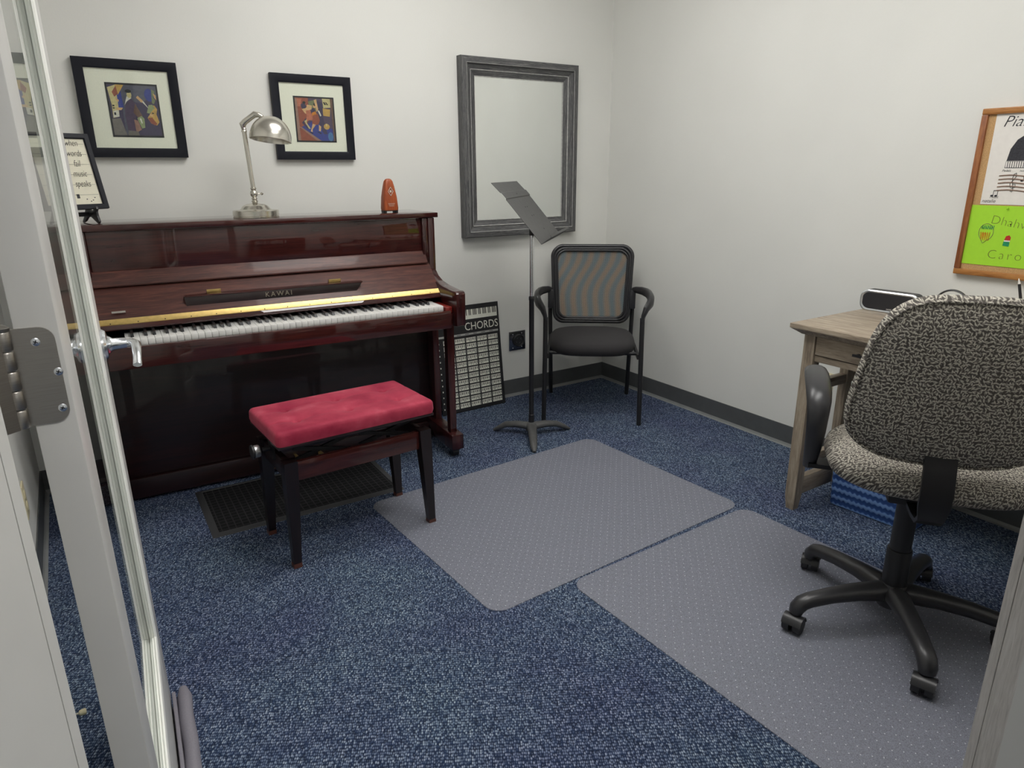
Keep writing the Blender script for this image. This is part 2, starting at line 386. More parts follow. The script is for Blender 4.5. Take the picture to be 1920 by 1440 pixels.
def obj(name, b, parent=None, smooth=True, angle=38, loc=None, rot=None):
    me = bpy.data.meshes.new(name); b.bm.to_mesh(me); b.bm.free()
    for m in b.mats: me.materials.append(m)
    if smooth:
        me.polygons.foreach_set('use_smooth', [True] * len(me.polygons))
        try: me.set_sharp_from_angle(angle=R(angle))
        except Exception: pass
    o = bpy.data.objects.new(name, me); COL.objects.link(o)
    if parent: o.parent = parent
    if loc is not None: o.location = loc
    if rot is not None: o.rotation_euler = rot
    return o
def tag(o, label=None, cat=None, group=None, kind=None):
    if label: o['label'] = label
    if cat: o['category'] = cat
    if group: o['group'] = group
    if kind: o['kind'] = kind
    return o
def thing(name, label, cat, loc=(0, 0, 0), rz=0, group=None, kind=None):
    o = bpy.data.objects.new(name, None); COL.objects.link(o); o.empty_display_size = 0.05
    o.location = loc; o.rotation_euler = (0, 0, rz); return tag(o, label, cat, group, kind)
def text(name, s, size, mat, parent, mt, extrude=0.0002, shear=0.0, align='CENTER', offset=0.0, space=1.0):
    cu = bpy.data.curves.new('t', 'FONT'); cu.body = s; cu.size = size; cu.extrude = extrude; cu.shear = shear
    cu.align_x = align; cu.offset = offset; cu.space_character = space; cu.resolution_u = 3
    to = bpy.data.objects.new('t', cu); COL.objects.link(to); bpy.context.view_layer.update()
    me = bpy.data.meshes.new_from_object(to.evaluated_get(bpy.context.evaluated_depsgraph_get()))
    bpy.data.objects.remove(to); me.materials.clear(); me.materials.append(mat); me.transform(mt)
    o = bpy.data.objects.new(name, me); COL.objects.link(o)
    if parent: o.parent = parent
    return o
def sup(a, b, n=4, seg=48, taper=0.0):
    """superellipse outline with inset; taper narrows towards +y"""
    def f(ins):
        out = []
        for k in range(seg):
            t = 2 * PI * k / seg; c, s_ = math.cos(t), math.sin(t)
            x = (a - ins) * math.copysign(abs(c) ** (2 / n), c); y = (b - ins) * math.copysign(abs(s_) ** (2 / n), s_)
            out.append((x * (1 - taper * (y / b + 1) / 2), y))
        return out
    return f
def rrect(x0, x1, y0, y1, r, seg=8):
    out = []
    for cx, cy, a0 in ((x1 - r, y1 - r, 0), (x0 + r, y1 - r, 90), (x0 + r, y0 + r, 180), (x1 - r, y0 + r, 270)):
        for k in range(seg + 1):
            a = R(a0 + 90 * k / seg); out.append((cx + r * math.cos(a), cy + r * math.sin(a)))
    return out

# frame of reference for vertical panels: local x right, local y up, local z out of the panel
FACE_FRONT = Matrix(((1, 0, 0), (0, 0, -1), (0, 1, 0))).to_4x4()          # panel in XZ facing -Y
FACE_LEFT = Matrix(((0, 0, -1), (-1, 0, 0), (0, 1, 0))).to_4x4()          # panel in YZ facing -X: local x -> -Y
def T(x, y, z): return Matrix.Translation((x, y, z))

# ------------------------------------------------------------------ room shell
XL, H_ROOM, YF = -3.10, 2.70, -3.44
n_d = Vector((0.64, 0.768, 0)).normalized(); t_d = Vector((n_d.y, -n_d.x, 0))     # slanted entrance wall: n into the room
HJ = Vector((-2.918, -2.547, 0)); DW = 0.914; RJ = HJ + t_d * DW
SL = HJ - t_d * ((HJ.x - XL) / t_d.x)                        # meets left wall
SR = RJ + t_d * ((RJ.y - YF) / -t_d.y)                       # meets front wall
TH = 0.115
def struct(name, b, parent=None, smooth=False):
    o = obj(name, b, parent, smooth)
    if not parent: o['kind'] = 'structure'
    return o
struct('floor', B().b2((-4.6, -5.6, -0.05), (1.2, 0.12, 0.0), CARPET))
struct('ceiling', B().b2((-4.6, -5.6, H_ROOM), (1.2, 0.12, H_ROOM + 0.05), CEIL))
struct('wall_back', B().b2((XL - 0.12, 0, 0), (0.12, 0.12, H_ROOM), WALL))
struct('wall_right', B().b2((0, YF - 0.12, 0), (0.12, 0, H_ROOM), WALL))
struct('wall_left', B().b2((XL - 0.12, SL.y - 0.06, 0), (XL, 0, H_ROOM), WALL))
struct('wall_front', B().b2((SR.x, YF - 0.12, 0), (0.0, YF, H_ROOM), WALL))
def wallseg(b, P, Q, z0, z1, th=TH):
    o = n_d * -th
    b.prism([(P.x, P.y, z0), (Q.x, Q.y, z0), (Q.x, Q.y, z1), (P.x, P.y, z1)], o, WALL)
wb = B(); JT = 0.03
wallseg(wb, SL, HJ - t_d * JT, 0, H_ROOM); wallseg(wb, RJ + t_d * JT, SR, 0, H_ROOM); wallseg(wb, HJ - t_d * JT, RJ + t_d * JT, 2.13, H_ROOM)
struct('wall_entrance', wb)
# hall outside the entrance
hb = B(); hb.b2((-4.6, -5.6, 0), (1.2, -5.5, H_ROOM), WALL); hb.b2((-4.6, -5.5, 0), (-4.5, 0.1, H_ROOM), WALL); hb.b2((1.1, -5.5, 0), (1.2, 0.1, H_ROOM), WALL)
struct('wall_hall', hb)
# baseboards: vinyl cove with a toe
def baseboard(name, P, Q, nrm):
    P, Q, nv = Vector(P), Vector(Q), Vector(nrm)
    b = B(); d = Q - P
    sec = [(0, 0.104), (0.004, 0.104), (0.005, 0.012), (0, 0.012)]
    b.prism([P + nv * a + Vector((0, 0, z)) for a, z in sec], d, BASE)
    sec = [(0, 0.016), (0.005, 0.016), (0.009, 0.005), (0.018, 0.001), (0, 0.001)]
    b.prism([P + nv * a + Vector((0, 0, z)) for a, z in sec], d, COVE)
    struct(name, b)
baseboard('baseboard_back', (XL, 0, 0), (0, 0, 0), (0, -1, 0))
baseboard('baseboard_right', (0, 0, 0), (0, YF, 0), (-1, 0, 0))
baseboard('baseboard_left', (XL, SL.y, 0), (XL, 0, 0), (1, 0, 0))
baseboard('baseboard_front', (SR.x, YF, 0), (0, YF, 0), (0, 1, 0))

# door frame: jambs with rabbet and stop
def jamb(name, P, sgn, m1, m2):
    """P room-side corner, sgn +1 if opening lies towards +t"""
    b = B(); o = t_d * sgn
    def strip(a0, a1, out, m):
        p = [P - n_d * a0 - o * JT, P - n_d * a0 + o * out, P - n_d * a1 + o * out, P - n_d * a1 - o * JT]
        b.prism([(q.x, q.y, 0) for q in p], (0, 0, 2.13), m)
    strip(-0.004, 0.0078, 0.0, m1)
    strip(0.0078, 0.0090, -0.006, FELTB)
    strip(0.0090, 0.036, 0.0, m2)
    strip(0.036, 0.122, 0.0, JAMB)
    # casing on the hall side
    q0 = P - n_d * 0.122 - o * 0.002; q1 = q0 - o * 0.06
    b.prism([(q0.x, q0.y, 0), (q1.x, q1.y, 0), (q1.x, q1.y, 2.17), (q0.x, q0.y, 2.17)], n_d * -0.014, JAMB)
    struct(name, b)
jamb('trim_1', HJ, 1, JAMB, JAMB)
jamb('trim_2', RJ, -1, JAMBW, JAMBW)
hd = B(); a, c = HJ, RJ
hd.prism([(a.x, a.y, 2.10), (c.x, c.y, 2.10), (c.x, c.y, 2.13), (a.x, a.y, 2.13)], n_d * -0.12, JAMB)
struct('trim_3', hd)

# ------------------------------------------------------------------ glass door, opened into the room
a_d = Vector((0.058, 0.998, 0)).normalized(); ER = Vector((-2.858, -2.5, 0))
door = thing('door_1', None, None, ER, math.atan2(a_d.y, a_d.x), kind='structure')
# local frame: x along the door (hinge to free edge), y towards the left wall (thickness 0..0.044), z up
DWD, DT, DZ0, DZ1, ST = 0.88, 0.0375, 0.012, 2.09, 0.105
RZ, TZ = 0.262, 1.95
for nm, lo, hi in (('door_stile', (0, 0, DZ0), (ST, DT, DZ1)), ('door_stile', (DWD - ST, 0, DZ0), (DWD, DT, DZ1)),
                   ('door_rail', (ST, 0, DZ0), (DWD - ST, DT, RZ)), ('door_rail', (ST, 0, TZ), (DWD - ST, DT, DZ1))):
    obj(nm, B().b2(lo, hi, DOORW, 0.0012), door)
# glazing beads: stepped mouldings on both sides of the glass
def beads():
    b = B()
    prof = [(0.000, 0.0), (0.002, 0.012), (0.0055, 0.015), (0.0068, 0.010), (0.0105, 0.0125), (0.0122, 0.008), (0.0155, 0.006), (0.0163, 0.0)]
    rings = {}
    for side in (0, 1):
        for (ax, lo, hi, base, dr) in (('z', RZ, TZ, ST, 1), ('z', RZ, TZ, DWD - ST, -1), ('x', ST, DWD - ST, RZ, 1), ('x', ST, DWD - ST, TZ, -1)):
            A, Bb = [], []
            for d, h in prof:
                y = (d if side == 0 else DT - d)
                if ax == 'z':
                    A.append((base + dr * h, y, lo + h)); Bb.append((base + dr * h, y, hi - h))
                else:
                    A.append((lo + h, y, base + dr * h)); Bb.append((hi - h, y, base + dr * h))
            b.loft([A, Bb], BEADW, close=True, cap=True)
    return b
obj('glazing_bead', beads(), door, False)
obj('glass_pane', B().b2((ST - 0.004, DT / 2 - 0.002, RZ - 0.004), (DWD - ST + 0.004, DT / 2 + 0.002, TZ + 0.004), GLASS), door, False)
# hinges on the hinge edge (local x=0 face, pin beyond y=DT)
def hinge(zc):
    b = B(); h, wd, r = 0.1016, 0.037, 0.014
    pts = [(y, z) for y, z in rrect(-r * 3, wd, -h / 2, h / 2, r)]
    pts = [(max(y, 0.0), z) for y, z in pts]
    cl = []
    for p in pts:
        if not cl or (abs(p[0] - cl[-1][0]) + abs(p[1] - cl[-1][1])) > 1e-5: cl.append(p)
    # leaf: from pin side (y=DT+0.004) towards face y=DT-wd
    b.prism([(-0.0024, DT + 0.004 - y, zc + z) for y, z in cl], (0.0024, 0, 0), NICKEL)
    hg = obj('hinge', b, door); hg['label'] = 'satin nickel butt hinge on the door edge'
    k = B(); yp = DT + 0.009; xp = -0.007
    for i in range(5):
        z0 = zc - h / 2 + i * h / 5
        k.lathe([(0.0058, z0 + 0.0006), (0.0066, z0 + 0.002), (0.0066, z0 + h / 5 - 0.002), (0.0058, z0 + h / 5 - 0.0006)], NICKEL, 20, T(xp, yp, 0))
        k.b2((xp, yp - 0.006, z0 + 0.001) if i % 2 == 0 else (xp - 0.002, yp, z0 + 0.001), (0, yp, z0 + h / 5 - 0.001) if i % 2 == 0 else (xp + 0.0, yp + 0.006, z0 + h / 5 - 0.001), NICKEL)
    k.lathe([(0.007, zc + h / 2), (0.0075, zc + h / 2 + 0.003), (0.003, zc + h / 2 + 0.006)], NICKEL, 20, T(xp, yp, 0))
    # leaf that runs back onto the jamb
    k.box((xp - 0.018, yp + 0.018, zc), (0.040, 0.0024, h), NICKEL, rot=Matrix.Rotation(R(-50 + 180), 3, 'Z'))
    o = obj('hinge_barrel', k, hg)
    s = B()
    for y, z in ((0.020, 0.036), (0.034, 0.003), (0.031, -0.036)):
        yy = DT + 0.004 - y
        mt = T(-0.0024, yy, zc + z) @ Matrix.Rotation(R(-90), 4, 'Y')
        s.lathe([(0.0042, -0.0002), (0.0042, 0.0003), (0.0033, 0.0008), (0.0004, 0.0009)], CHROME, 20, mt)
        for aa in (0.4, 0.4 + PI / 2):
            s.box((-0.0034, yy, zc + z), (0.0003, 0.0040, 0.0009), FELTB, rot=Matrix.Rotation(aa, 3, 'X'))
    obj('screw', s, hg)
for zc in (1.112, 0.25, 1.95): hinge(zc)
# lever handles on both faces near the free edge
def lever(side):
    b = B(); y0 = 0 if side < 0 else DT; s = side; x0, z0 = DWD - 0.062, 0.965
    mt = T(x0, y0, z0) @ Matrix.Rotation(R(90) if s < 0 else R(-90), 4, 'X')
    b.lathe([(0.033, 0.0), (0.033, 0.004), (0.029, 0.009), (0.020, 0.011), (0.0125, 0.020), (0.011, 0.045)], CHROME, 32, mt)
    pts = [(x0, y0 + s * 0.040, z0), (x0 - 0.004, y0 + s * 0.056, z0), (x0 - 0.022, y0 + s * 0.062, z0 + 0.001), (x0 - 0.06, y0 + s * 0.062, z0 - 0.004), (x0 - 0.088, y0 + s * 0.061, z0 - 0.014), (x0 - 0.104, y0 + s * 0.059, z0 - 0.026)]
    b.tube(pts, [0.0105, 0.0105, 0.0095, 0.009, 0.008, 0.0085], CHROME, 14, sy=0.8)
    obj('door_handle', b, door)['label'] = 'polished lever door handle'
lever(-1); lever(1)

# draught stopper wrapped round the bottom of the door
ds = thing('draft_stopper', 'grey fabric draft stopper tube along the bottom edge of the glass door', 'draft stopper', ER, math.atan2(a_d.y, a_d.x))
for nm, y in (('foam_tube', -0.030), ('foam_tube', DT + 0.030)):
    n = 24; pts = [(0.02 + (DWD + 0.0 - 0.02) * k / n, y + 0.0012 * math.sin(k * 1.3), 0.021 + 0.0006 * math.sin(k * 2.1)) for k in range(n + 1)]
    obj(nm, B().tube(pts, [0.008] + [0.0172 + 0.0005 * math.sin(k * 1.7) for k in range(1, n)] + [0.010], DRAFT, 16), ds)
fl = B()
fl.b2((0.03, -0.013, 0.002), (DWD - 0.04, -0.0045, 0.052), DRAFT, 0.002)
fl.b2((0.03, DT + 0.0045, 0.002), (DWD - 0.04, DT + 0.013, 0.052), DRAFT, 0.002)
fl.b2((0.03, -0.03, 0.001), (DWD - 0.04, DT + 0.03, 0.006), DRAFT)
obj('fabric_sleeve', fl, ds)

# ------------------------------------------------------------------ ceiling light fittings
def panel_light(x, y, st, label, name='ceiling_light'):
    t = thing(name, label, 'ceiling light', (x, y, H_ROOM), R(90), 'ceiling light panels')
    f = B(); a, c = 0.305, 0.61
    for lo, hi in (((-a, -c, -0.02), (a, -c + 0.02, 0)), ((-a, c - 0.02, -0.02), (a, c, 0)), ((-a, -c + 0.02, -0.02), (-a + 0.02, c - 0.02, 0)), ((a - 0.02, -c + 0.02, -0.02), (a, c - 0.02, 0))):
        f.b2(lo, hi, CEIL)
    obj('frame', f, t, False)
    obj('diffuser', B().b2((-a + 0.021, -c + 0.021, -0.012), (a - 0.021, c - 0.021, -0.004), M_emit('lit_panel', (1.0, 0.985, 0.955, 1), st)), t, False)
for (x, y, st), lab in zip(PANELS, ('lit ceiling panel nearer the piano wall', 'lit ceiling panel nearer the door and office chair')): panel_light(x, y, st, lab)
panel_light(HALL_PANEL[0], HALL_PANEL[1], HALL_PANEL[2], 'rectangular lit ceiling panel over the hall outside the door')

# ------------------------------------------------------------------ upright piano
PA = math.atan2(-0.045, 1.0)
u_p = Vector((math.cos(PA), math.sin(PA), 0)); v_p = Vector((-math.sin(PA), math.cos(PA), 0))
PO = Vector((-1.381, -0.430, 0)) - u_p * 0.74
piano = thing('upright_piano', 'glossy dark red mahogany upright piano against the back wall', 'piano', PO, PA)
HX = 0.722
# case back and sides
for s in (-1, 1):
    obj('side_panel', B().b2((s * HX, 0.004, 0.03), (s * (HX - 0.032), 0.33, 1.108), MAHOGV, 0.003), piano)
obj('back_panel', B().b2((-HX + 0.033, 0.27, 0.04), (HX - 0.033, 0.325, 1.105), FELTB), piano, False)
obj('lid', B().b2((-0.74, 0.0, 1.109), (0.74, 0.345, 1.131), MAHOG, 0.003), piano)
for s in (-1, 1):
    obj('pillar', B().b2((s * (HX - 0.034), 0.006, 0.80), (s * (HX - 0.060), 0.05, 1.107), MAHOGV, 0.002), piano)
    obj('pillar', B().b2((s * (HX - 0.0015), 0.008, 0.80), (s * (HX - 0.0325), 0.0035, 1.107), MAHOGV), piano, False) if False else None
obj('upper_panel', B().b2((-HX + 0.061, 0.020, 0.952), (HX - 0.061, 0.036, 1.107), MAHOG, 0.001), piano)
obj('panel_rail', B().prism([(-HX + 0.05, 0.034, 0.960), (-HX + 0.05, 0.018, 0.960), (-HX + 0.05, -0.016, 0.912), (-HX + 0.05, -0.016, 0.906), (-HX + 0.05, 0.034, 0.906)], (2 * HX - 0.10, 0, 0), MAHOGL, 0.001), piano)
# open fallboard leaning back
fbx = HX - 0.040
obj('fallboard', B().prism([(-fbx, -0.008, 0.903), (-fbx, -0.114, 0.801), (-fbx, -0.114, 0.792), (-fbx, 0.020, 0.792), (-fbx, 0.020, 0.903)], (2 * fbx, 0, 0), MAHOGL, 0.001), piano)
obj('hinge_strip', B().prism([(-fbx, -0.1145, 0.8025), (-fbx, -0.1225, 0.7935), (-fbx, -0.132, 0.7855), (-fbx, -0.1315, 0.783), (-fbx, -0.113, 0.7905)], (2 * fbx, 0, 0), BRASS), piano)['label'] = 'long brass piano hinge'
scr = None
for k in range(-7, 8):
    if scr is None: scr = obj('screw', B().lathe([(0.0022, 0), (0.0018, 0.0008)], FELTB, 10, T(0, -0.1283, 0.789) @ Matrix.Rotation(R(52), 4, 'X')), piano); scr.location = (k * 0.09, 0, 0)
    else:
        c = scr.copy(); c.parent = piano; c.location = (k * 0.09, 0, 0); COL.objects.link(c)
obj('key_cover', B().prism([(-fbx, -0.131, 0.784), (-fbx, -0.142, 0.770), (-fbx, -0.142, 0.7655), (-fbx, -0.11, 0.7655), (-fbx, -0.11, 0.784)], (2 * fbx, 0, 0), MAHOG, 0.001), piano)
# folding music ledge with lettering and two little brass hinges
ldg = B()
x0, x1 = -0.372, 0.332
tp = [(x0, -0.088, 0.857), (x1, -0.088, 0.857), (x1 - 0.028, -0.092, 0.822), (x0 + 0.004, -0.092, 0.822)]
ldg.prism(tp, (0, 0.034, 0), MAHOGD, 0.0015)
ldg.b2((x0 + 0.004, -0.092, 0.855), (x1, -0.052, 0.861), MAHOG, 0.0015)
ledge = obj('music_ledge', ldg, piano)
for x in (-0.287, 0.195):
    obj('brass_hinge', B().b2((x, -0.060, 0.8612), (x + 0.052, -0.052, 0.874), BRASS, 0.0006), ledge)
text('lettering', 'KAWAI', 0.027, plain('gold_letter', (0.42, 0.38, 0.30, 1), 0.35, 0.6), ledge, T(-0.022, -0.0935, 0.831) @ FACE_FRONT, 0.0003, space=1.35)
obj('name_plate', B().b2((-0.62, -0.1040, 0.8225), (-0.575, -0.0985, 0.8285), SILVER), piano)
# key bed, slip, arms, cheek blocks
obj('key_bed', B().b2((-fbx, -0.262, 0.655), (fbx, 0.02, 0.712), MAHOG, 0.002), piano)
obj('key_slip', B().b2((-0.655, -0.292, 0.652), (0.655, -0.268, 0.730), MAHOG, 0.003), piano)
for s in (-1, 1):
    xa, xb = s * 0.676, s * 0.719
    prof = [(0.004, 0.655), (-0.265, 0.655), (-0.302, 0.660), (-0.305, 0.80), (-0.300, 0.808), (-0.285, 0.812), (-0.255, 0.811), (-0.150, 0.818), (-0.075, 0.830), (-0.030, 0.848), (0.004, 0.875)]
    obj('arm', B().prism([(xa, y, z) for y, z in prof], (xb - xa, 0, 0), MAHOGV, 0.002), piano)
    obj('cheek_block', B().b2((s * 0.642, -0.262, 0.713), (s * 0.675, -0.12, 0.742), REDFELT, 0.004), piano)
# keys
KW = 0.02356; KX0 = 0.020 - 26 * KW; KY = -0.262
wk = None; bk = None
for i in range(52):
    if wk is None:
        wk = obj('white_key', B().b2((0.0005, KY, 0.728), (KW - 0.0005, -0.112, 0.749), IVORY, 0.0012, 2), piano); wk.location = (KX0, 0, 0)
    else:
        c = wk.copy(); c.parent = piano; c.location = (KX0 + i * KW, 0, 0); COL.objects.link(c)
names = 'ABCDEFG'
for i in range(51):
    if names[i % 7] in 'ACDFG':
        off = {'A': 0.001, 'C': -0.002, 'D': 0.002, 'F': -0.003, 'G': 0.0}[names[i % 7]]
        xx = KX0 + (i + 1) * KW + off
        if bk is None:
            pts0 = [(-0.0055, KY + 0.052, 0.7485), (0.0055, KY + 0.052, 0.7485), (0.0055, -0.112, 0.7485), (-0.0055, -0.112, 0.7485)]
            pts1 = [(-0.0046, KY + 0.060, 0.7605), (0.0046, KY + 0.060, 0.7605), (0.0046, -0.112, 0.7625), (-0.0046, -0.112, 0.7625)]
            bk = obj('black_key', B().loft([pts0, pts1], EBONY), piano, True, 30); bk.location = (xx, 0, 0)
        else:
            c = bk.copy(); c.parent = piano; c.location = (xx, 0, 0); COL.objects.link(c)
# lower body
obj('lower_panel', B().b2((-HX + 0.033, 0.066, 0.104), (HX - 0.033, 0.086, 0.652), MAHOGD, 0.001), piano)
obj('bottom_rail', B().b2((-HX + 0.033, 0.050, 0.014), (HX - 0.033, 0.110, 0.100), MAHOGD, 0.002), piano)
for s in (-1, 1):
    xl = s * 0.697
    lg = B(); rings = []
    for z, a in ((0.654, 0.019), (0.60, 0.0175), (0.118, 0.0155)):
        rings.append([(xl - a, -0.185, z), (xl + a, -0.185, z), (xl + a, -0.150, z), (xl - a, -0.150, z)])
    obj('leg', lg.loft(rings, MAHOGV), piano, True, 30)
    tb = obj('toe_block', B().prism([(xl - 0.030, -0.230, 0.045), (xl - 0.030, -0.230, 0.118), (xl - 0.030, 0.10, 0.128), (xl - 0.030, 0.10, 0.040)], (0.060, 0, 0), MAHOGV, 0.003), piano)
    cs = B(); cs.cyl((xl - 0.016, -0.185, 0.020), (xl + 0.016, -0.185, 0.020), 0.0195, BLACKP, 20); cs.b2((xl - 0.02, -0.205, 0.030), (xl + 0.02, -0.165, 0.046), BLACKM)
    obj('caster', cs, tb)
for x in (-0.105, 0.0, 0.105):
    p = B(); p.tube([(x, 0.0495, 0.072), (x, 0.02, 0.074), (x, -0.02, 0.070), (x, -0.045, 0.066)], [0.006, 0.008, 0.016, 0.013], BRASS, 14, sy=0.35)
    obj('pedal', p, piano)

# ------------------------------------------------------------------ on the piano
LIDZ = 1.1311
def onlid(X, Y): return PO + u_p * X + v_p * Y + Vector((0, 0, LIDZ))
lamp = thing('desk_lamp', 'brushed nickel desk lamp with dome shade standing on the piano', 'lamp', onlid(-0.040, 0.100), PA)
obj('lamp_base', B().lathe([(0.090, 0), (0.091, 0.004), (0.091, 0.007), (0.0885, 0.008), (0.0885, 0.0095), (0.091, 0.0105), (0.091, 0.029), (0.089, 0.031), (0.064, 0.033), (0.058, 0.037), (0.050, 0.048), (0.036, 0.055), (0.015, 0.058), (0.010, 0.062), (0.014, 0.067), (0.009, 0.072)], LAMPN, 56), lamp)
pj = B().lathe([(0.007, 0.070), (0.012, 0.077), (0.008, 0.082), (0.014, 0.090), (0.0155, 0.097), (0.014, 0.104), (0.008, 0.111), (0.012, 0.116), (0.012, 0.120), (0.0075, 0.123)], LAMPN, 24)
pj.cyl((0.012, 0, 0.096), (0.026, 0, 0.096), 0.0025, LAMPN, 10); pj.lathe([(0.002, -0.006), (0.0065, 0), (0.002, 0.006)], LAMPN, 14, T(0.031, 0, 0.096) @ Matrix.Rotation(R(90), 4, 'Y'))
obj('joint', pj, lamp)
pl = B().cyl((0, 0, 0.118), (-0.010, 0, 0.342), 0.0088, LAMPN, 20); pl.lathe([(0.0105, 0.335), (0.0105, 0.341), (0.0085, 0.344), (0.0105, 0.348), (0.008, 0.353)], LAMPN, 20, T(-0.010, 0, 0)); pl.cyl((0.006, 0.004, 0.118), (-0.004, 0.004, 0.342), 0.0035, LAMPN, 12)
obj('pole', pl, lamp)
ar = B().tube([(-0.012, 0, 0.350), (-0.013, -0.002, 0.364), (-0.004, -0.006, 0.374), (0.020, -0.016, 0.392), (0.034, -0.022, 0.402), (0.048, -0.028, 0.400), (0.060, -0.034, 0.392)], [0.008, 0.0135, 0.012, 0.0115, 0.013, 0.010, 0.008], LAMPN, 16)
obj('arm', ar, lamp)
sh = B(); rs = 0.081
prof = [(rs * math.sin(a), rs * 1.06 * math.cos(a)) for a in [R(x) for x in range(3, 91, 6)]] + [(rs, -0.006), (rs + 0.002, -0.008), (rs - 0.001, -0.009), (rs - 0.003, 0.0)] + [((rs - 0.003) * math.sin(a), (rs - 0.003) * 1.06 * math.cos(a)) for a in [R(x) for x in range(84, 2, -9)]]
smt = T(0.082, -0.040, 0.312) @ Matrix.Rotation(R(8), 4, 'Y') @ Matrix.Rotation(R(-4), 4, 'X')
sh.lathe(prof, LAMPN, 48, smt)
obj('lamp_shade', sh, lamp)
bl = B().sphere((0.082, -0.040, 0.335), 0.022, plain('bulb_white', (0.8, 0.8, 0.78, 1), 0.3), 20); bl.cyl((0.082, -0.040, 0.350), (0.084, -0.040, 0.392), 0.014, LAMPN, 16)
obj('bulb', bl, lamp)

met = thing('metronome', 'small orange-brown wooden metronome with rounded top on the piano', 'metronome', onlid(0.545, 0.10), PA + R(6))
mb = B(); rings = []
for z, a, d in ((0.012, 0.036, 0.022), (0.020, 0.0375, 0.023), (0.07, 0.0335, 0.021), (0.115, 0.0245, 0.017), (0.138, 0.0185, 0.014), (0.147, 0.012, 0.010), (0.150, 0.005, 0.005)):
    f = sup(a, d, 5, 32); rings.append([(x, y, z) for x, y in f(0)])
mb.loft(rings, ORANGEW); obj('body', mb, met)
ft = B()
for sx in (-1, 1):
    ft.b2((sx * 0.022, -0.018, 0), (sx * 0.034, 0.018, 0.013), BLACKP, 0.002)
ft.b2((-0.034, -0.018, 0.008), (0.034, 0.018, 0.0125), BLACKP)
obj('foot', ft, met)
em = B(); yy = -0.0226; zc = 0.095
for k in range(4):
    a0, a1 = k * PI / 2, (k + 1) * PI / 2
    ax, az = 0.0125, 0.019
    p = [(ax * math.cos(a0), az * math.sin(a0)), (ax * math.cos(a1), az * math.sin(a1))]
    em.cyl((p[0][0], -0.0208, zc + p[0][1]), (p[1][0], -0.0208, zc + p[1][1]), 0.0011, SILVER, 8)
em.lathe([(0.0055, 0), (0.0045, 0.001)], SILVER, 18, T(0, -0.0205, zc) @ Matrix.Rotation(R(90), 4, 'X'))
for k, (wd, z) in enumerate(((0.034, 0.042), (0.030, 0.037), (0.024, 0.031))):
    em.b2((-wd / 2, -0.0232, z - 0.0006), (wd / 2, -0.0225, z + 0.0006), SILVER)
obj('emblem', em, met)

# framed print on a little easel
ez = thing('display_easel', 'small black scrolled easel stand on the left end of the piano', 'easel', onlid(-0.690, 0.105), R(24))
e = B()
for sx in (-0.055, 0.062):
    prof = [(-0.050, 0), (-0.030, 0.010), (-0.006, 0.024), (0.020, 0.022), (0.040, 0.008), (0.062, 0), (0.064, 0.006), (0.052, 0.018), (0.040, 0.032), (0.030, 0.048), (0.018, 0.060), (0.010, 0.064), (0.002, 0.056), (-0.008, 0.050), (-0.026, 0.046), (-0.040, 0.060), (-0.052, 0.064), (-0.058, 0.054), (-0.050, 0.044), (-0.052, 0.028), (-0.060, 0.008)]
    e.prism([(sx, y, z) for y, z in prof], (0.008, 0, 0), BLACKS, 0.001)
e.b2((-0.055, 0.004, 0.026), (0.07, 0.012, 0.042), BLACKS, 0.001)
e.b2((-0.002, 0.030, 0.03), (0.012, 0.038, 0.16), BLACKS, 0.001)
obj('easel_body', e, ez)
fm = thing('framed_sign', 'black framed sign with handwritten words on music lines, on small easel', 'framed sign', Vector((0, 0, 0)), 0)
fr_m = T(*(onlid(-0.672, 0.085) + Vector((0, 0, 0.052)))) @ Matrix.Rotation(R(24), 4, 'Z') @ Matrix.Rotation(R(-14), 4, 'X')
fm.matrix_world = fr_m
def frame_box(w_, h_, bw, d, m, z0=0.0, lip=0.0):
    """frame lying in XZ, facing -Y, bottom at z0, back at y=0"""
    b = B()
    prof = [(0, 0), (0, -d), (bw * 0.15, -d - lip), (bw * 0.85, -d - lip), (bw, -d * 0.8), (bw, 0)]
    def ring(k):
        i, y = prof[k]
        return [(-w_ / 2 + i, y, z0 + i), (w_ / 2 - i, y, z0 + i), (w_ / 2 - i, y, z0 + h_ - i), (-w_ / 2 + i, y, z0 + h_ - i)]
    rings = [ring(k) for k in range(len(prof))] + [ring(0)]
    b.loft(rings, m, cap=False)
    bmesh.ops.remove_doubles(b.bm, verts=b.bm.verts[:], dist=1e-6)
    return b
obj('frame', frame_box(0.225, 0.275, 0.018, 0.014, BLACKW), fm)
obj('paper', B().b2((-0.096, -0.006, 0.016), (0.096, -0.002, 0.259), plain('music_paper', srgb(228, 224, 204), 0.7, namt=0.03)), fm, False)
ln = B()
for k in range(6):
    z = 0.238 - k * 0.037
    ln.b2((-0.09, -0.0066, z), (0.09, -0.0062, z + 0.0007), INK)
for x, z in ((0.045, 0.040), (0.058, 0.032), (0.066, 0.036), (0.074, 0.045)):
    ln.sphere((x, -0.0066, z - 0.003), 0.0024, INK, 8, (1, 0.2, 0.8))
ln.b2((0.012, -0.0067, 0.041), (0.022, -0.0062, 0.056), INK)
obj('staff_lines', ln, fm, False)
for k, wd in enumerate(('when', 'words', 'fail', 'music', 'speaks')):
    text('handwriting', wd, 0.029, INK, fm, T(0.046, -0.0068, 0.231 - k * 0.037) @ FACE_FRONT @ Matrix.Diagonal((0.72, 1.15, 1, 1)), 0.0001, shear=0.25, offset=-0.0003)

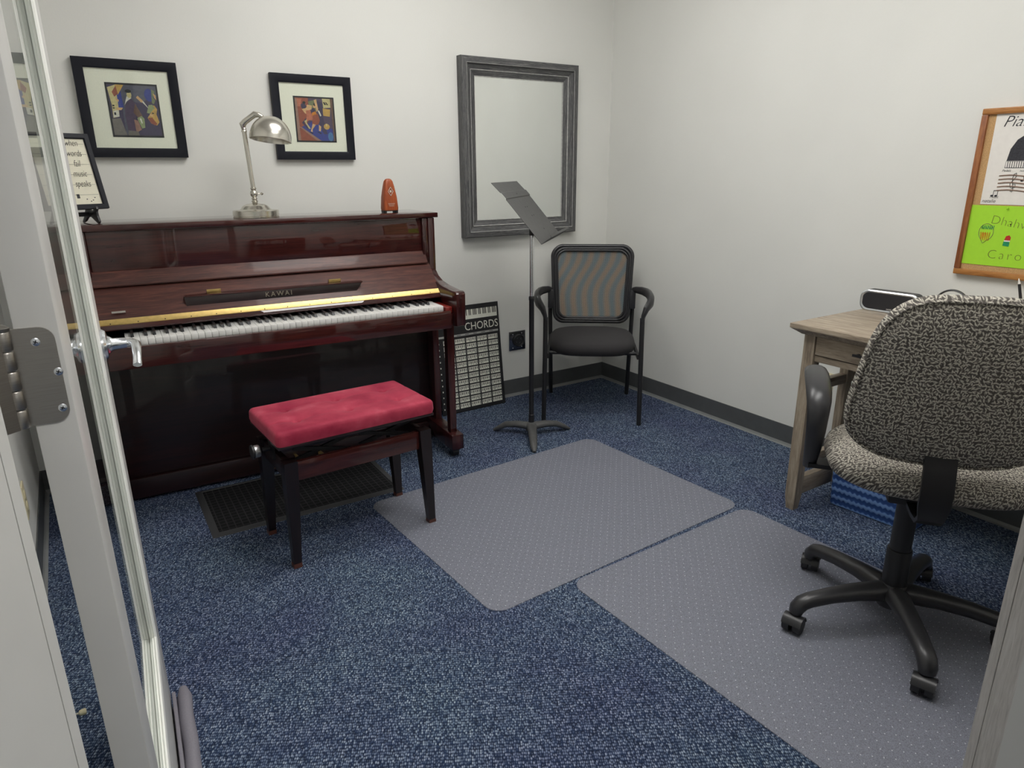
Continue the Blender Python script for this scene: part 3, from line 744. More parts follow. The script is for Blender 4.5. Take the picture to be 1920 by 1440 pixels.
# ------------------------------------------------------------------ framed art on the back wall
def art_layer(b, pts, m, k, W, H):
    b.poly([((x - 0.5) * W, -0.0004 * k, (1 - y) * H) for x, y in reversed(pts)], m)
def picture(x0, x1, z0, z1, bw, label, inner, shapes, bg, tilt=0.0):
    t = thing('framed_picture', label, 'framed picture', ((x0 + x1) / 2, -0.004, z0), 0, 'black framed jazz pictures')
    W, H = x1 - x0, z1 - z0
    obj('frame', frame_box(W, H, bw, 0.020, BLACKW), t)
    obj('mat_board', B().b2((-W / 2 + bw * 0.8, -0.010, bw * 0.8), (W / 2 - bw * 0.8, -0.004, H - bw * 0.8), MATB), t, False)
    ix0, ix1, iz0, iz1 = inner
    iw, ih = ix1 - ix0, iz1 - iz0; cx = (ix0 + ix1) / 2 - (x0 + x1) / 2
    a = B(); a.b2((cx - iw / 2, -0.0114, iz0 - z0), (cx + iw / 2, -0.0101, iz1 - z0), ART['black'])
    W2, H2 = iw * 0.93, ih * 0.93; ox, oz, oy = cx, iz0 - z0 + ih * 0.035, -0.0117
    def add(pts, m, k):
        pp = [(ox + (x - 0.5) * W2, oy - 0.00003 * k, oz + (1 - y) * H2) for x, y in pts]
        f = a.bm.faces.new([a.bm.verts.new(p) for p in pp]); f.material_index = a.mi(ART[m]); f.normal_update()
        if f.normal.y > 0: f.normal_flip()
    add([(0, 0), (1, 0), (1, 1), (0, 1)], bg, 0)
    for k, (m, pts) in enumerate(shapes): add(pts, m, k + 1)
    pr_ = obj('art_print', a, t, False)
    gp = B().b2((-W / 2 + bw * 0.8, -0.0160, bw * 0.8), (W / 2 - bw * 0.8, -0.0150, H - bw * 0.8), GLASS)
    obj('glass_pane', gp, t, False)
    return t
def ell(cx, cy, rx, ry, n=14, a0=0, a1=360):
    return [(cx + rx * math.cos(R(a0 + (a1 - a0) * k / n)), cy + ry * math.sin(R(a0 + (a1 - a0) * k / n))) for k in range(n + (0 if a1 - a0 == 360 else 1))]
A1 = [('slate', [(0.25, 0), (0.42, 0), (0.38, 0.95), (0.24, 1)]), ('slate', [(0.42, 0), (1, 0), (1, 0.2), (0.6, 0.35), (0.42, 0.3)]),
      ('cobalt', [(0.16, 0.18), (0.26, 0.12), (0.28, 0.45), (0.16, 0.47)]), ('cream', [(0.0, 0.06), (0.18, 0.0), (0.17, 0.45), (0.16, 0.63), (0.03, 0.66), (0.04, 0.4)]),
      ('ochre', [(0.17, 0.0), (0.34, 0.0), (0.2, 0.2), (0.14, 0.14)]), ('rust', [(0.08, 0.15), (0.18, 0.02), (0.2, 0.18), (0.12, 0.24)]),
      ('white', [(0.05, 0.52), (0.16, 0.50), (0.16, 0.63), (0.04, 0.65)]), ('black', [(0.05, 0.40), (0.09, 0.40), (0.09, 0.43), (0.05, 0.43)]), ('black', [(0.05, 0.45), (0.09, 0.45), (0.09, 0.475), (0.05, 0.475)]), ('black', [(0.06, 0.55), (0.10, 0.545), (0.10, 0.60), (0.06, 0.60)]),
      ('grey', [(0.0, 0.68), (0.18, 0.66), (0.26, 1), (0, 1)]), ('peach', [(0.13, 0.45), (0.26, 0.45), (0.22, 0.50), (0.12, 0.50)]), ('peach', [(0.14, 0.26), (0.2, 0.3), (0.19, 0.34), (0.13, 0.30)]),
      ('plum', [(0.32, 0.38), (0.44, 0.26), (0.55, 0.38), (0.50, 0.60), (0.48, 0.92), (0.30, 0.95), (0.28, 0.6)]), ('white', [(0.30, 0.4), (0.37, 0.22), (0.47, 0.25), (0.36, 0.32)]),
      ('cream', ell(0.425, 0.19, 0.05, 0.065)), ('black', ell(0.415, 0.12, 0.065, 0.035)), ('brown', [(0.52, 0.36), (0.64, 0.60), (0.54, 0.64), (0.46, 0.54)]),
      ('sage', [(0.52, 0.65), (0.62, 0.60), (0.67, 0.66), (0.66, 0.84), (0.59, 0.86)]), ('white', [(0.57, 0.66), (0.6, 0.65), (0.62, 0.75), (0.6, 0.76)]), ('dustyrose', [(0.45, 0.68), (0.53, 0.70), (0.58, 0.88), (0.46, 0.95)]),
      ('indigo', [(0.58, 0.32), (0.75, 0.42), (0.80, 0.6), (0.9, 0.75), (0.95, 0.95), (0.66, 0.95), (0.68, 0.62)]), ('white', [(0.62, 0.27), (0.70, 0.30), (0.80, 0.46)]), ('peach', [(0.56, 0.24), (0.60, 0.20), (0.70, 0.30), (0.66, 0.34)]),
      ('cobalt', ell(0.84, 0.18, 0.10, 0.13)), ('olive', [(0.90, 0.06), (0.97, 0.1), (0.92, 0.22), (0.96, 0.28), (0.92, 0.36), (0.88, 0.34)]), ('peach', [(0.93, 0.14), (0.98, 0.18), (0.98, 0.28), (0.94, 0.22)]),
      ('ochre', [(0.85, 0.40), (0.92, 0.38), (0.97, 0.46), (0.94, 0.56), (0.98, 0.72), (0.92, 0.79), (0.80, 0.75), (0.74, 0.64), (0.82, 0.54)]), ('sage', [(0.80, 0.38), (0.88, 0.37), (0.92, 0.44), (0.80, 0.55), (0.74, 0.54)]),
      ('rust', [(0.75, 0.64), (0.84, 0.63), (0.93, 0.76), (0.88, 0.79), (0.79, 0.74)]), ('black', [(0.86, 0.52), (0.90, 0.55), (0.85, 0.56)]), ('peach', [(0.80, 0.55), (0.87, 0.57), (0.86, 0.61), (0.80, 0.60)]), ('grey', [(0.30, 0.90), (0.50, 0.92), (0.52, 1), (0.28, 1)])]
A2 = [('rust', [(0.0, 0), (0.35, 0), (0.33, 0.5), (0.2, 0.72), (0.05, 0.7)]), ('coral', [(0.05, 0.02), (0.18, 0.02), (0.14, 0.2), (0.04, 0.2)]), ('olive', [(0.34, 0.08), (0.58, 0.02), (0.56, 0.3), (0.4, 0.28)]),
      ('cream', [(0.72, 0.0), (0.96, 0.0), (0.95, 0.2), (0.74, 0.22)]), ('ochre', [(0.68, 0.22), (0.92, 0.25), (0.9, 0.42), (0.70, 0.40)]), ('brown', [(0.93, 0), (1, 0), (1, 1), (0.97, 1)]), ('dustyrose', [(0.0, 0.02), (0.05, 0.02), (0.08, 1), (0.0, 1)]),
      ('cobalt', [(0.12, 0.68), (0.40, 0.55), (0.95, 0.72), (0.95, 1.0), (0.6, 1.0)]), ('teal', ell(0.88, 0.9, 0.07, 0.11)), ('rust', [(0.06, 0.7), (0.6, 1.0), (0.08, 1.0)]), ('dustyrose', [(0.06, 0.68), (0.14, 0.70), (0.62, 1.0), (0.5, 1.0)]),
      ('indigo', [(0.14, 0.16), (0.24, 0.1), (0.3, 0.22), (0.24, 0.28), (0.16, 0.24)]), ('indigo', [(0.26, 0.46), (0.34, 0.42), (0.20, 0.58), (0.32, 0.72), (0.26, 0.72), (0.14, 0.58)]),
      ('indigo', [(0.58, 0.06), (0.72, 0.1), (0.72, 0.5), (0.80, 0.84), (0.70, 0.84), (0.60, 0.6)]), ('white', [(0.58, 0.28), (0.62, 0.28), (0.67, 0.40), (0.64, 0.42)]), ('indigo', [(0.42, 0.24), (0.50, 0.22), (0.52, 0.34), (0.40, 0.36)]),
      ('peach', [(0.36, 0.16), (0.44, 0.17), (0.42, 0.26), (0.34, 0.28), (0.30, 0.38), (0.24, 0.36), (0.16, 0.26), (0.26, 0.24)]), ('coral', [(0.26, 0.30), (0.38, 0.27), (0.42, 0.40), (0.50, 0.52), (0.34, 0.52), (0.24, 0.55), (0.28, 0.42)]),
      ('orange', [(0.42, 0.34), (0.52, 0.30), (0.56, 0.40), (0.42, 0.42)]), ('rust', [(0.44, 0.40), (0.58, 0.36), (0.62, 0.52), (0.56, 0.62), (0.40, 0.62), (0.42, 0.50)]), ('cream', [(0.20, 0.54), (0.28, 0.50), (0.26, 0.58), (0.36, 0.72), (0.31, 0.72)]),
      ('peach', [(0.42, 0.60), (0.50, 0.62), (0.40, 0.74), (0.40, 0.80), (0.35, 0.78)]), ('peach', [(0.58, 0.62), (0.64, 0.66), (0.62, 0.78), (0.57, 0.76)]), ('black', [(0.33, 0.79), (0.42, 0.82), (0.40, 0.84), (0.33, 0.81)]), ('black', [(0.54, 0.78), (0.64, 0.82), (0.62, 0.84), (0.54, 0.80)]),
      ('peach', ell(0.33, 0.2, 0.035, 0.045)), ('black', ell(0.235, 0.11, 0.04, 0.03)), ('peach', ell(0.50, 0.18, 0.04, 0.05)), ('black', ell(0.515, 0.145, 0.04, 0.035)), ('peach', [(0.50, 0.04), (0.56, 0.02), (0.60, 0.26), (0.55, 0.32)]),
      ('black', [(0.74, 0.08), (0.78, 0.08), (0.82, 0.14), (0.78, 0.15)]), ('black', [(0.80, 0.08), (0.83, 0.08), (0.87, 0.14), (0.84, 0.15)]), ('plum', [(0.74, 0.46), (0.92, 0.44), (0.92, 0.66), (0.78, 0.60)]), ('ochre', ell(0.79, 0.66, 0.08, 0.07)), ('cream', ell(0.79, 0.62, 0.025, 0.03))]
picture(-2.711, -2.344, 1.374, 1.741, 0.036, 'larger left black framed picture of pianist and guitarist above the piano', (-2.611, -2.425, 1.452, 1.655), A1, 'indigo')
picture(-1.971, -1.605, 1.367, 1.730, 0.036, 'right black framed picture of red-dressed dancers, half behind the desk lamp', (-1.876, -1.689, 1.444, 1.640), A2, 'plum')

# ------------------------------------------------------------------ wall mirror
mir = thing('wall_mirror', 'grey wood framed rectangular wall mirror near the room corner', 'mirror', (-0.654, -0.002, 0.965))
W, H = 0.748, 0.903
prof = [(0, 0), (0, -0.042), (0.004, -0.048), (0.030, -0.050), (0.032, -0.049), (0.036, -0.038), (0.058, -0.027), (0.0585, -0.031), (0.0605, -0.032), (0.063, -0.028), (0.088, -0.017), (0.0885, -0.020), (0.091, -0.020), (0.093, -0.014), (0.096, -0.014), (0.096, 0)]
WORN = plain('worn_light_edge', srgb(176, 175, 172), 0.6, nscale=60, namt=0.2)
fbs = [B() for _ in range(4)]
for k in range(len(prof) - 1):
    (i0, y0), (i1, y1) = prof[k], prof[k + 1]
    def c4(i, y): return [(-W / 2 + i, y, i), (W / 2 - i, y, i), (W / 2 - i, y, H - i), (-W / 2 + i, y, H - i)]
    a4, b4 = c4(i0, y0), c4(i1, y1)
    for e_ in range(4):
        f_ = (e_ + 1) % 4
        fbs[e_].poly([a4[e_], a4[f_], b4[f_], b4[e_]], WORN if k in (3, 7, 8, 11, 12) else (GREYWOODX if e_ % 2 == 0 else GREYWOOD))
for e_ in range(4):
    bmesh.ops.remove_doubles(fbs[e_].bm, verts=fbs[e_].bm.verts[:], dist=1e-6)
    bmesh.ops.recalc_face_normals(fbs[e_].bm, faces=fbs[e_].bm.faces[:])
    obj('frame_rail' if e_ % 2 == 0 else 'frame_stile', fbs[e_], mir, False)
obj('mirror_glass', B().b2((-W / 2 + 0.09, -0.016, 0.09), (W / 2 - 0.09, -0.008, H - 0.09), MIRROR), mir, False)

# ------------------------------------------------------------------ wall plates
ou = thing('power_outlet', 'metal plated round twist power outlet on the back wall', 'outlet', (-0.671, -0.001, 0.342))
obj('cover_plate', B().b2((-0.058, -0.006, -0.058), (0.058, 0, 0.058), plain('dark_chrome', (0.22, 0.22, 0.25, 1), 0.22, 1.0), 0.003), ou)
ob_ = B().lathe([(0.037, 0), (0.037, 0.012), (0.034, 0.014), (0.031, 0.008), (0.030, 0.007)], BLACKP, 32, T(0.004, -0.006, 0.002) @ Matrix.Rotation(R(90), 4, 'X'))
for k in range(4):
    a = k * PI / 2 + 0.5; ob_.box((0.004 + 0.017 * math.cos(a), -0.014, 0.002 + 0.017 * math.sin(a)), (0.011, 0.001, 0.003), GREYP, rot=Matrix.Rotation(-a + PI / 2, 3, 'Y'))
obj('socket', ob_, ou)
sc = B()
for x, z in ((-0.033, -0.043), (0.030, -0.040), (-0.033, 0.040), (0.030, 0.043)): sc.sphere((x, -0.007, z), 0.0035, CHROME, 10, (1, 0.5, 1))
obj('screw', sc, ou)
def wallplate(name, label, loc, rz):
    t = thing(name, label, 'outlet', loc, rz)
    obj('cover_plate', B().b2((-0.036, -0.006, -0.058), (0.036, 0, 0.058), CREAM, 0.002), t)
    b = B()
    for z in (-0.02, 0.02): b.lathe([(0.0165, 0), (0.0165, 0.002), (0.014, 0.0025)], CREAM, 20, T(0, -0.006, z) @ Matrix.Rotation(R(90), 4, 'X'))
    obj('socket', b, t)
wallplate('power_outlet', 'ivory power outlet on left wall seen past the glass door hinge', (XL + 0.0005, -0.75, 0.285), R(90))
wallplate('power_outlet', 'ivory power outlet on right wall behind the wooden desk', (-0.0005, -1.585, 0.36), R(-90))

# ------------------------------------------------------------------ pedal mat and chair mats
def slab(name, pts, z0, z1, m, loc, rz, label, cat, group=None):
    b = B(); b.loft([[(x, y, z0) for x, y in pts], [(x, y, z1) for x, y in pts]], m)
    o = obj(name, b); o.location = loc; o.rotation_euler = (0, 0, rz); return tag(o, label, cat, group)
pm = thing('door_mat', 'black ribbed rubber mat on carpet under the piano bench', 'mat', (-2.563, -0.812, 0), R(-0.8))
MW, MD = 0.775, 0.455
b = B()
def ringr(i, z): return [(i, i, z), (MW - i, i, z), (MW - i, MD - i, z), (i, MD - i, z)]
b.loft([ringr(0, 0.0005), ringr(0.003, 0.003), ringr(0.026, 0.008), ringr(0.028, 0.005)], RUBB, cap=False)
obj('mat_border', b, pm)
obj('mat_field', B().b2((0.027, 0.027, 0.0005), (MW - 0.027, MD - 0.027, 0.0065), RUBG), pm, False)
def chair_mat(loc, rz, Wm, Hm, label):
    pts = rrect(0, Wm, 0, Hm, 0.055, 10)
    slab('chair_mat', pts, 0.0006, 0.0032, CHMAT, loc, rz, label, 'floor mat', 'clear plastic chair mats')
chair_mat((-1.919, -1.785, 0), 0.056, 1.2192, 0.9144, 'translucent studded plastic floor mat under the right bench leg')
a2 = 0.038
chair_mat(Vector((-1.621, -1.776, 0)) + Vector((math.sin(a2), -math.cos(a2), 0)) * 1.2192, a2, 0.9144, 1.2192, 'translucent studded plastic floor mat under the patterned office chair')

# ------------------------------------------------------------------ piano bench
BA = R(3.0)
LEGBLK = wood('near_black_wood', (0.005, 0.0025, 0.003, 1), (0.009, 0.004, 0.0045, 1), (0.015, 0.006, 0.006, 1), 'z', 1, 0.35, 0.3)
bench = thing('piano_bench', 'dark wood piano bench with buttoned red velvet cushion', 'bench', (-2.093, -1.015, 0), BA)
BW, BD = 0.585, 0.328
cu = B(); nx, ny = 130, 76; ztop, zbot, hw, hd_ = 0.506, 0.455, BW / 2, BD / 2
tufts = [(-0.19, 0.062), (0.0, 0.062), (0.19, 0.062), (-0.19, -0.066), (0.0, -0.066), (0.19, -0.066)]
def cz(x, y):
    ex = max(0, (abs(x) - (hw - 0.02)) / 0.02); ey = max(0, (abs(y) - (hd_ - 0.02)) / 0.02)
    e = min(1.0, math.hypot(ex, ey)); z = ztop - 0.017 * (1 - math.sqrt(max(0, 1 - e * e)))
    z += 0.004 * (1 - (x / hw) ** 2) * (1 - (y / hd_) ** 2)
    for tx, ty in tufts:
        d = math.hypot(x - tx, y - ty); z -= 0.015 * math.exp(-(d / 0.010) ** 2) + 0.009 * math.exp(-(d / 0.034) ** 2)
    for ty in (0.062, -0.066): z -= 0.0012 * math.exp(-((y - ty) / 0.01) ** 2)
    return z
rad = 0.02
def corner(x, y):
    cx, cy = max(-hw + rad, min(hw - rad, x)), max(-hd_ + rad, min(hd_ - rad, y)); dx, dy = x - cx, y - cy; d = math.hypot(dx, dy)
    if d > rad: dx, dy = dx * rad / d, dy * rad / d
    return cx + dx, cy + dy
def gs(n): # denser near the edges
    return [(-math.cos(PI * k / n) * 0.35 + (2 * k / n - 1) * 0.65) for k in range(n + 1)]
gx, gy = gs(nx), gs(ny); grid = []
for j in range(ny + 1):
    row = []
    for i in range(nx + 1):
        x, y = corner(gx[i] * hw, gy[j] * hd_); row.append(cu.bm.verts.new((x, y, cz(x, y))))
    grid.append(row)
fs = []
for j in range(ny):
    for i in range(nx): fs.append(cu.bm.faces.new((grid[j][i], grid[j][i + 1], grid[j + 1][i + 1], grid[j + 1][i])))
loop = grid[0][:] + [grid[j][nx] for j in range(1, ny + 1)] + [grid[ny][i] for i in range(nx - 1, -1, -1)] + [grid[j][0] for j in range(ny - 1, 0, -1)]
low = [cu.bm.verts.new((v.co.x * 1.004, v.co.y * 1.004, (ztop + zbot) / 2 - 0.012)) for v in loop]; low2 = [cu.bm.verts.new((v.co.x * 0.992, v.co.y * 0.992, zbot)) for v in loop]
for A_, B_ in ((loop, low), (low, low2)):
    for k in range(len(loop)): fs.append(cu.bm.faces.new((A_[k], B_[k], B_[(k + 1) % len(loop)], A_[(k + 1) % len(loop)])))
fs.append(cu.bm.faces.new(low2)); cu.mi(VELVET)
bmesh.ops.recalc_face_normals(cu.bm, faces=cu.bm.faces[:])
BUTTON = plain('dark_red_button', (0.13, 0.006, 0.02, 1), 0.5)
cush = obj('cushion', cu, bench, True, 60)
for tx, ty in tufts:
    obj('button', B().sphere((tx, ty, cz(tx, ty) + 0.0015), 0.0070, BUTTON, 14, (1, 1, 0.5)), cush)
obj('seat_board', B().b2((-hw + 0.004, -hd_ + 0.004, 0.444), (hw - 0.004, hd_ - 0.004, 0.4548), MAHOGD, 0.002), bench)
LX, LY = 0.268, 0.150
for sx in (-1, 1):
    for sy in (-1, 1):
        cx, cy = sx * 0.252, sy * 0.135; tz = 0.392
        rings = []
        for z, a, ox in ((0.0034 if (sx, sy) == (1, -1) else 0.0, 0.0145, 0.014), (0.016, 0.0145, 0.0135)):
            rings.append([(cx + sx * ox - a, cy + sy * ox * 0.5 - a, z), (cx + sx * ox + a, cy + sy * ox * 0.5 - a, z), (cx + sx * ox + a, cy + sy * ox * 0.5 + a, z), (cx + sx * ox - a, cy + sy * ox * 0.5 + a, z)])
        lg = B(); r2 = []
        for z, a, ox in ((0.017, 0.0135, 0.0135), (0.30, 0.0215, 0.003), (tz, 0.0225, 0.0)):
            r2.append([(cx + sx * ox - a, cy + sy * ox * 0.5 - a, z), (cx + sx * ox + a, cy + sy * ox * 0.5 - a, z), (cx + sx * ox + a, cy + sy * ox * 0.5 + a, z), (cx + sx * ox - a, cy + sy * ox * 0.5 + a, z)])
        lg.loft(r2, LEGBLK); l_ = obj('leg', lg, bench, True, 30)
        obj('foot_cap', B().loft(rings, plain('brown_cap', (0.10, 0.035, 0.025, 1), 0.4)), l_, True, 30)
for s in (-1, 1):
    obj('apron', B().b2((-0.230, s * 0.135 - 0.011, 0.318), (0.230, s * 0.135 + 0.011, 0.386), MAHOG, 0.002), bench)
    obj('apron', B().b2((s * 0.252 - 0.011, -0.113, 0.318), (s * 0.252 + 0.011, 0.113, 0.386), MAHOGD, 0.002), bench)
mc = B()
for s in (-1, 1):
    y = s * 0.095
    mc.box((-0.12, y, 0.392), (0.21, 0.010, 0.014), BLACKM, rot=Matrix.Rotation(R(14), 3, 'Y')); mc.box((-0.12, y * 0.9, 0.392), (0.21, 0.010, 0.014), BLACKM, rot=Matrix.Rotation(R(-14), 3, 'Y'))
    mc.box((0.12, y, 0.392), (0.21, 0.010, 0.014), BLACKM, rot=Matrix.Rotation(R(14), 3, 'Y')); mc.box((0.12, y * 0.9, 0.392), (0.21, 0.010, 0.014), BLACKM, rot=Matrix.Rotation(R(-14), 3, 'Y'))
mc.cyl((-0.30, 0, 0.395), (0.24, 0, 0.395), 0.006, BLACKM, 12)
mc.b2((-0.225, -0.10, 0.416), (0.225, -0.08, 0.436), BLACKM); mc.b2((-0.225, 0.08, 0.416), (0.225, 0.10, 0.436), BLACKM)
obj('lift_mechanism', mc, bench)
kn = B().lathe([(0.006, 0.0), (0.020, 0.002), (0.022, 0.006), (0.022, 0.020), (0.018, 0.024), (0.014, 0.024)], plain('silver_knob', (0.6, 0.6, 0.6, 1), 0.3, 0.9), 32, T(-0.306, 0, 0.398) @ Matrix.Rotation(R(-90), 4, 'Y'))
kn.lathe([(0.018, 0.0), (0.025, 0.004), (0.025, 0.010), (0.020, 0.012)], BLACKP, 32, T(-0.325, 0, 0.398) @ Matrix.Rotation(R(-90), 4, 'Y'))
kn.cyl((-0.30, 0, 0.398), (-0.262, 0, 0.398), 0.008, BLACKM, 12)
for sx, zz in ((0, 0),): kn.b2((-0.272, -0.02, 0.36), (-0.262, 0.02, 0.436), BLACKM)
obj('knob', kn, bench)

# ------------------------------------------------------------------ chord chart leaning on the wall
ch = thing('chord_chart', 'tall black and white piano chord chart leaning on back wall', 'poster', (-1.022, -0.098, 0.002), R(1.0))
lean = Matrix.Rotation(R(-7.0), 4, 'X')
PW, PH = 0.415, 0.600
cb = B(); cb.b2((-PW / 2, 0, 0), (PW / 2, 0.004, PH), plain('poster_black', (0.012, 0.012, 0.014, 1), 0.45))
WH = plain('poster_white', srgb(226, 226, 214), 0.5, namt=0.02); GY = plain('poster_grey', srgb(165, 165, 162), 0.5, namt=0.02); PB = plain('poster_ink', (0.03, 0.03, 0.03, 1), 0.5)
def q(b_, x0, x1, z0, z1, y, m): b_.poly([(x0, y, z0), (x1, y, z0), (x1, y, z1), (x0, y, z1)], m)
q(cb, -PW / 2 + 0.02, PW / 2 - 0.012, 0.520, 0.574, -0.0004, WH)
nk = 42; kw = (PW - 0.032) / nk
for i in range(nk):
    q(cb, -PW / 2 + 0.02 + i * kw - 0.0003, -PW / 2 + 0.02 + i * kw + 0.0003, 0.520, 0.574, -0.0006, GY)
    if i % 7 not in (0, 3): q(cb, -PW / 2 + 0.02 + (i - 0.3) * kw, -PW / 2 + 0.02 + (i + 0.3) * kw, 0.541, 0.574, -0.0008, PB)
q(cb, -PW / 2 + 0.012, PW / 2 - 0.012, 0.432, 0.443, -0.0004, GY)
for k in range(6): q(cb, -0.13 + k * 0.053, -0.105 + k * 0.053, 0.436, 0.439, -0.0006, PB)
for r_ in range(12):
    z0 = 0.022 + r_ * 0.0336
    q(cb, -PW / 2 + 0.010, -PW / 2 + 0.016, z0 + 0.008, z0 + 0.016, -0.0004, WH)
    for c_ in range(5):
        x0 = -PW / 2 + 0.042 + c_ * 0.0725
        q(cb, x0, x0 + 0.0635, z0, z0 + 0.0255, -0.0004, WH)
        for g in range(16):
            if g in (2, 6, 9, 13): continue
            q(cb, x0 + 0.003 + g * 0.0037, x0 + 0.0055 + g * 0.0037, z0 + 0.0095, z0 + 0.0225, -0.0006, PB)
        rg = random.Random(r_ * 9 + c_)
        for g in rg.sample(range(16), 4): q(cb, x0 + 0.003 + g * 0.0037, x0 + 0.0055 + g * 0.0037, z0 + 0.003, z0 + 0.008, -0.0006, PB)
for v in cb.bm.verts: v.co = lean @ v.co
obj('chart_board', cb, ch, False)
text('lettering', 'CHORDS', 0.062, WH, ch, lean @ T(0.088, -0.0006, 0.459) @ FACE_FRONT @ Matrix.Diagonal((0.88, 1, 1, 1)), 0.0002)

# ------------------------------------------------------------------ music stand
ms = thing('music_stand', 'black and chrome music stand with tilted grey desk', 'music stand', (-0.974, -0.600, 0), 0)
ctop = 0.060
for ang, ln_ in ((R(131), 0.205), (R(-14), 0.215), (R(-121), 0.245)):
    c_, s_ = math.cos(ang), math.sin(ang)
    pts = [(c_ * r_, s_ * r_, z) for r_, z in ((0.0, 0.046), (0.03, 0.050), (0.08, 0.052), (0.14, 0.044), (ln_ - 0.03, 0.022), (ln_, 0.007))]
    obj('leg', B().tube(pts, [0.027, 0.026, 0.0235, 0.021, 0.017, 0.008], STANDG, 14, sy=0.75), ms)
obj('hub', B().lathe([(0.030, 0.028), (0.033, 0.045), (0.030, 0.060), (0.021, 0.068), (0.0155, 0.072)], STANDG, 28), ms)
pb = B().lathe([(0.0145, 0.066), (0.0145, 0.112), (0.0125, 0.114), (0.0125, 0.705), (0.0140, 0.708), (0.0140, 0.722), (0.010, 0.728)], BLACKM, 24)
obj('lower_tube', pb, ms)
obj('upper_tube', B().lathe([(0.0105, 0.72), (0.0105, 1.03)], CHROME, 24), ms)
al = R(44); tau = R(40)
wv = Vector((math.cos(al), math.sin(al), 0)); mvec = Vector((-math.sin(al), math.cos(al), 0)); hv = Vector((0, 0, 1)) * math.cos(tau) + mvec * math.sin(tau); nv = wv.cross(hv)
ctr = Vector((-0.012, 0.006, 1.134))
DMt = Matrix.Translation(ctr) @ Matrix((wv, hv, nv)).transposed().to_4x4()
dk = B(); hh, ww, th = 0.172, 0.25, 0.0018
sec = [(-hh, 0.0), (0.075, 0.0), (0.079, 0.004), (0.110, 0.003), (0.114, -0.001), (hh, -0.006)]
ringA = [(-ww, y, z) for y, z in sec] + [(-ww, y, z - th) for y, z in reversed(sec)]
ringB = [(ww, y, z) for y, z in sec] + [(ww, y, z - th) for y, z in reversed(sec)]
dk.loft([[DMt @ Vector(p) for p in ringA], [DMt @ Vector(p) for p in ringB]], STANDG)
obj('desk_panel', dk, ms, True, 25)
lp = B(); lp.loft([[DMt @ Vector((x, y, z)) for y, z in ((-hh, 0), (-hh - 0.004, 0.052), (-hh + 0.006, 0.056), (-hh + 0.005, 0.0545), (-hh - 0.0022, 0.051), (-hh + 0.0018, 0.0))] for x in (-ww, ww)], STANDG)
obj('desk_lip', lp, ms, True, 25)
nsgn = -1
hd2 = B(); hd2.cyl((0, 0, 1.018), (0, 0, 1.065), 0.0125, BLACKM, 18); hd2.cyl(Vector((0, 0, 1.07)) - wv * 0.03, Vector((0, 0, 1.07)) + wv * 0.03, 0.014, BLACKM, 18)
hd2.box(ctr - nv * 0.012 - hv * 0.03, (0.09, 0.10, 0.016), BLACKM, 0.002, rot=Matrix((wv, hv, nv)).transposed())
hd2.tube([(0, 0, 1.07), tuple(ctr - nv * 0.016 - hv * 0.03)], 0.012, BLACKM, 12)
obj('tilt_clamp', hd2, ms)
hl = B()
for x, y in ((-0.02, 0.02), (0.02, 0.02), (-0.02, -0.03), (0.02, -0.03), (0.0, 0.095), (0.01, -0.11)): hl.lathe([(0.0035, 0.0), (0.003, 0.001)], BLACKM, 10, DMt @ T(x, y, 0.0002 if y < 0.07 else 0.0036))
obj('rivets', hl, ms)

# ------------------------------------------------------------------ guest armchair in the corner
gf = Vector((-0.608, -0.794, 0)).normalized()                # facing
GC = Vector((-0.450, -0.430, 0))
guest = thing('guest_armchair', 'black guest armchair with wavy patterned mesh back in the corner', 'armchair', GC, math.atan2(gf.y, gf.x) + PI / 2)
# local: -y = forward, x: +x is the sitter's left... (rotated so that local -y faces gf)
obj_parts = {}
sb = B(); oseat = sup(0.235, 0.225, 3.4, 56)
sb.pad(oseat, [(0.06, 0.388), (0.025, 0.391), (0.006, 0.405), (0.0, 0.430), (0.004, 0.450), (0.018, 0.464), (0.05, 0.474), (0.11, 0.479), (0.18, 0.480)], SEATF, T(0, -0.020, -0.028))
obj('seat', sb, guest, True, 60)
for sx in (-1, 1):
    fx, fy, bx, by = sx * 0.256, -0.275, sx * 0.256, 0.262
    obj('leg', B().tube([(fx, fy, 0.0), (sx * 0.252, -0.268, 0.30), (sx * 0.250, -0.262, 0.48), (sx * 0.250, -0.252, 0.58)], 0.0125, BLACKM, 14), guest)
    obj('leg', B().tube([(sx * 0.232, 0.262, 0.0), (sx * 0.235, 0.232, 0.30), (sx * 0.238, 0.215, 0.46), (sx * 0.240, 0.222, 0.64)], 0.0125, BLACKM, 14), guest)
    ap = [(sx * 0.250, -0.252, 0.560), (sx * 0.254, -0.254, 0.590), (sx * 0.266, -0.250, 0.625), (sx * 0.290, -0.215, 0.652), (sx * 0.300, -0.15, 0.664), (sx * 0.302, -0.06, 0.667), (sx * 0.296, 0.02, 0.666), (sx * 0.280, 0.09, 0.664), (sx * 0.250, 0.15, 0.660), (sx * 0.237, 0.19, 0.655)]
    obj('armrest', B().tube(ap, [0.0135, 0.018, 0.025, 0.030, 0.031, 0.029, 0.026, 0.023, 0.019, 0.013], BLACKS, 16, sy=0.6, upv=(0, 0, 1)), guest)
    obj('back_bracket', B().b2((sx * 0.218, 0.170, 0.545), (sx * 0.252, 0.215, 0.655), BLACKS, 0.006), guest)
ur = B()
ur.cyl((-0.245, -0.18, 0.372), (0.245, -0.18, 0.372), 0.010, BLACKM, 12); ur.cyl((-0.237, 0.18, 0.372), (0.237, 0.18, 0.372), 0.010, BLACKM, 12)
for sx in (-1, 1): ur.b2((sx * 0.238 - 0.006, -0.255, 0.359), (sx * 0.238 + 0.006, 0.215, 0.384), BLACKM)
obj('seat_frame', ur, guest)
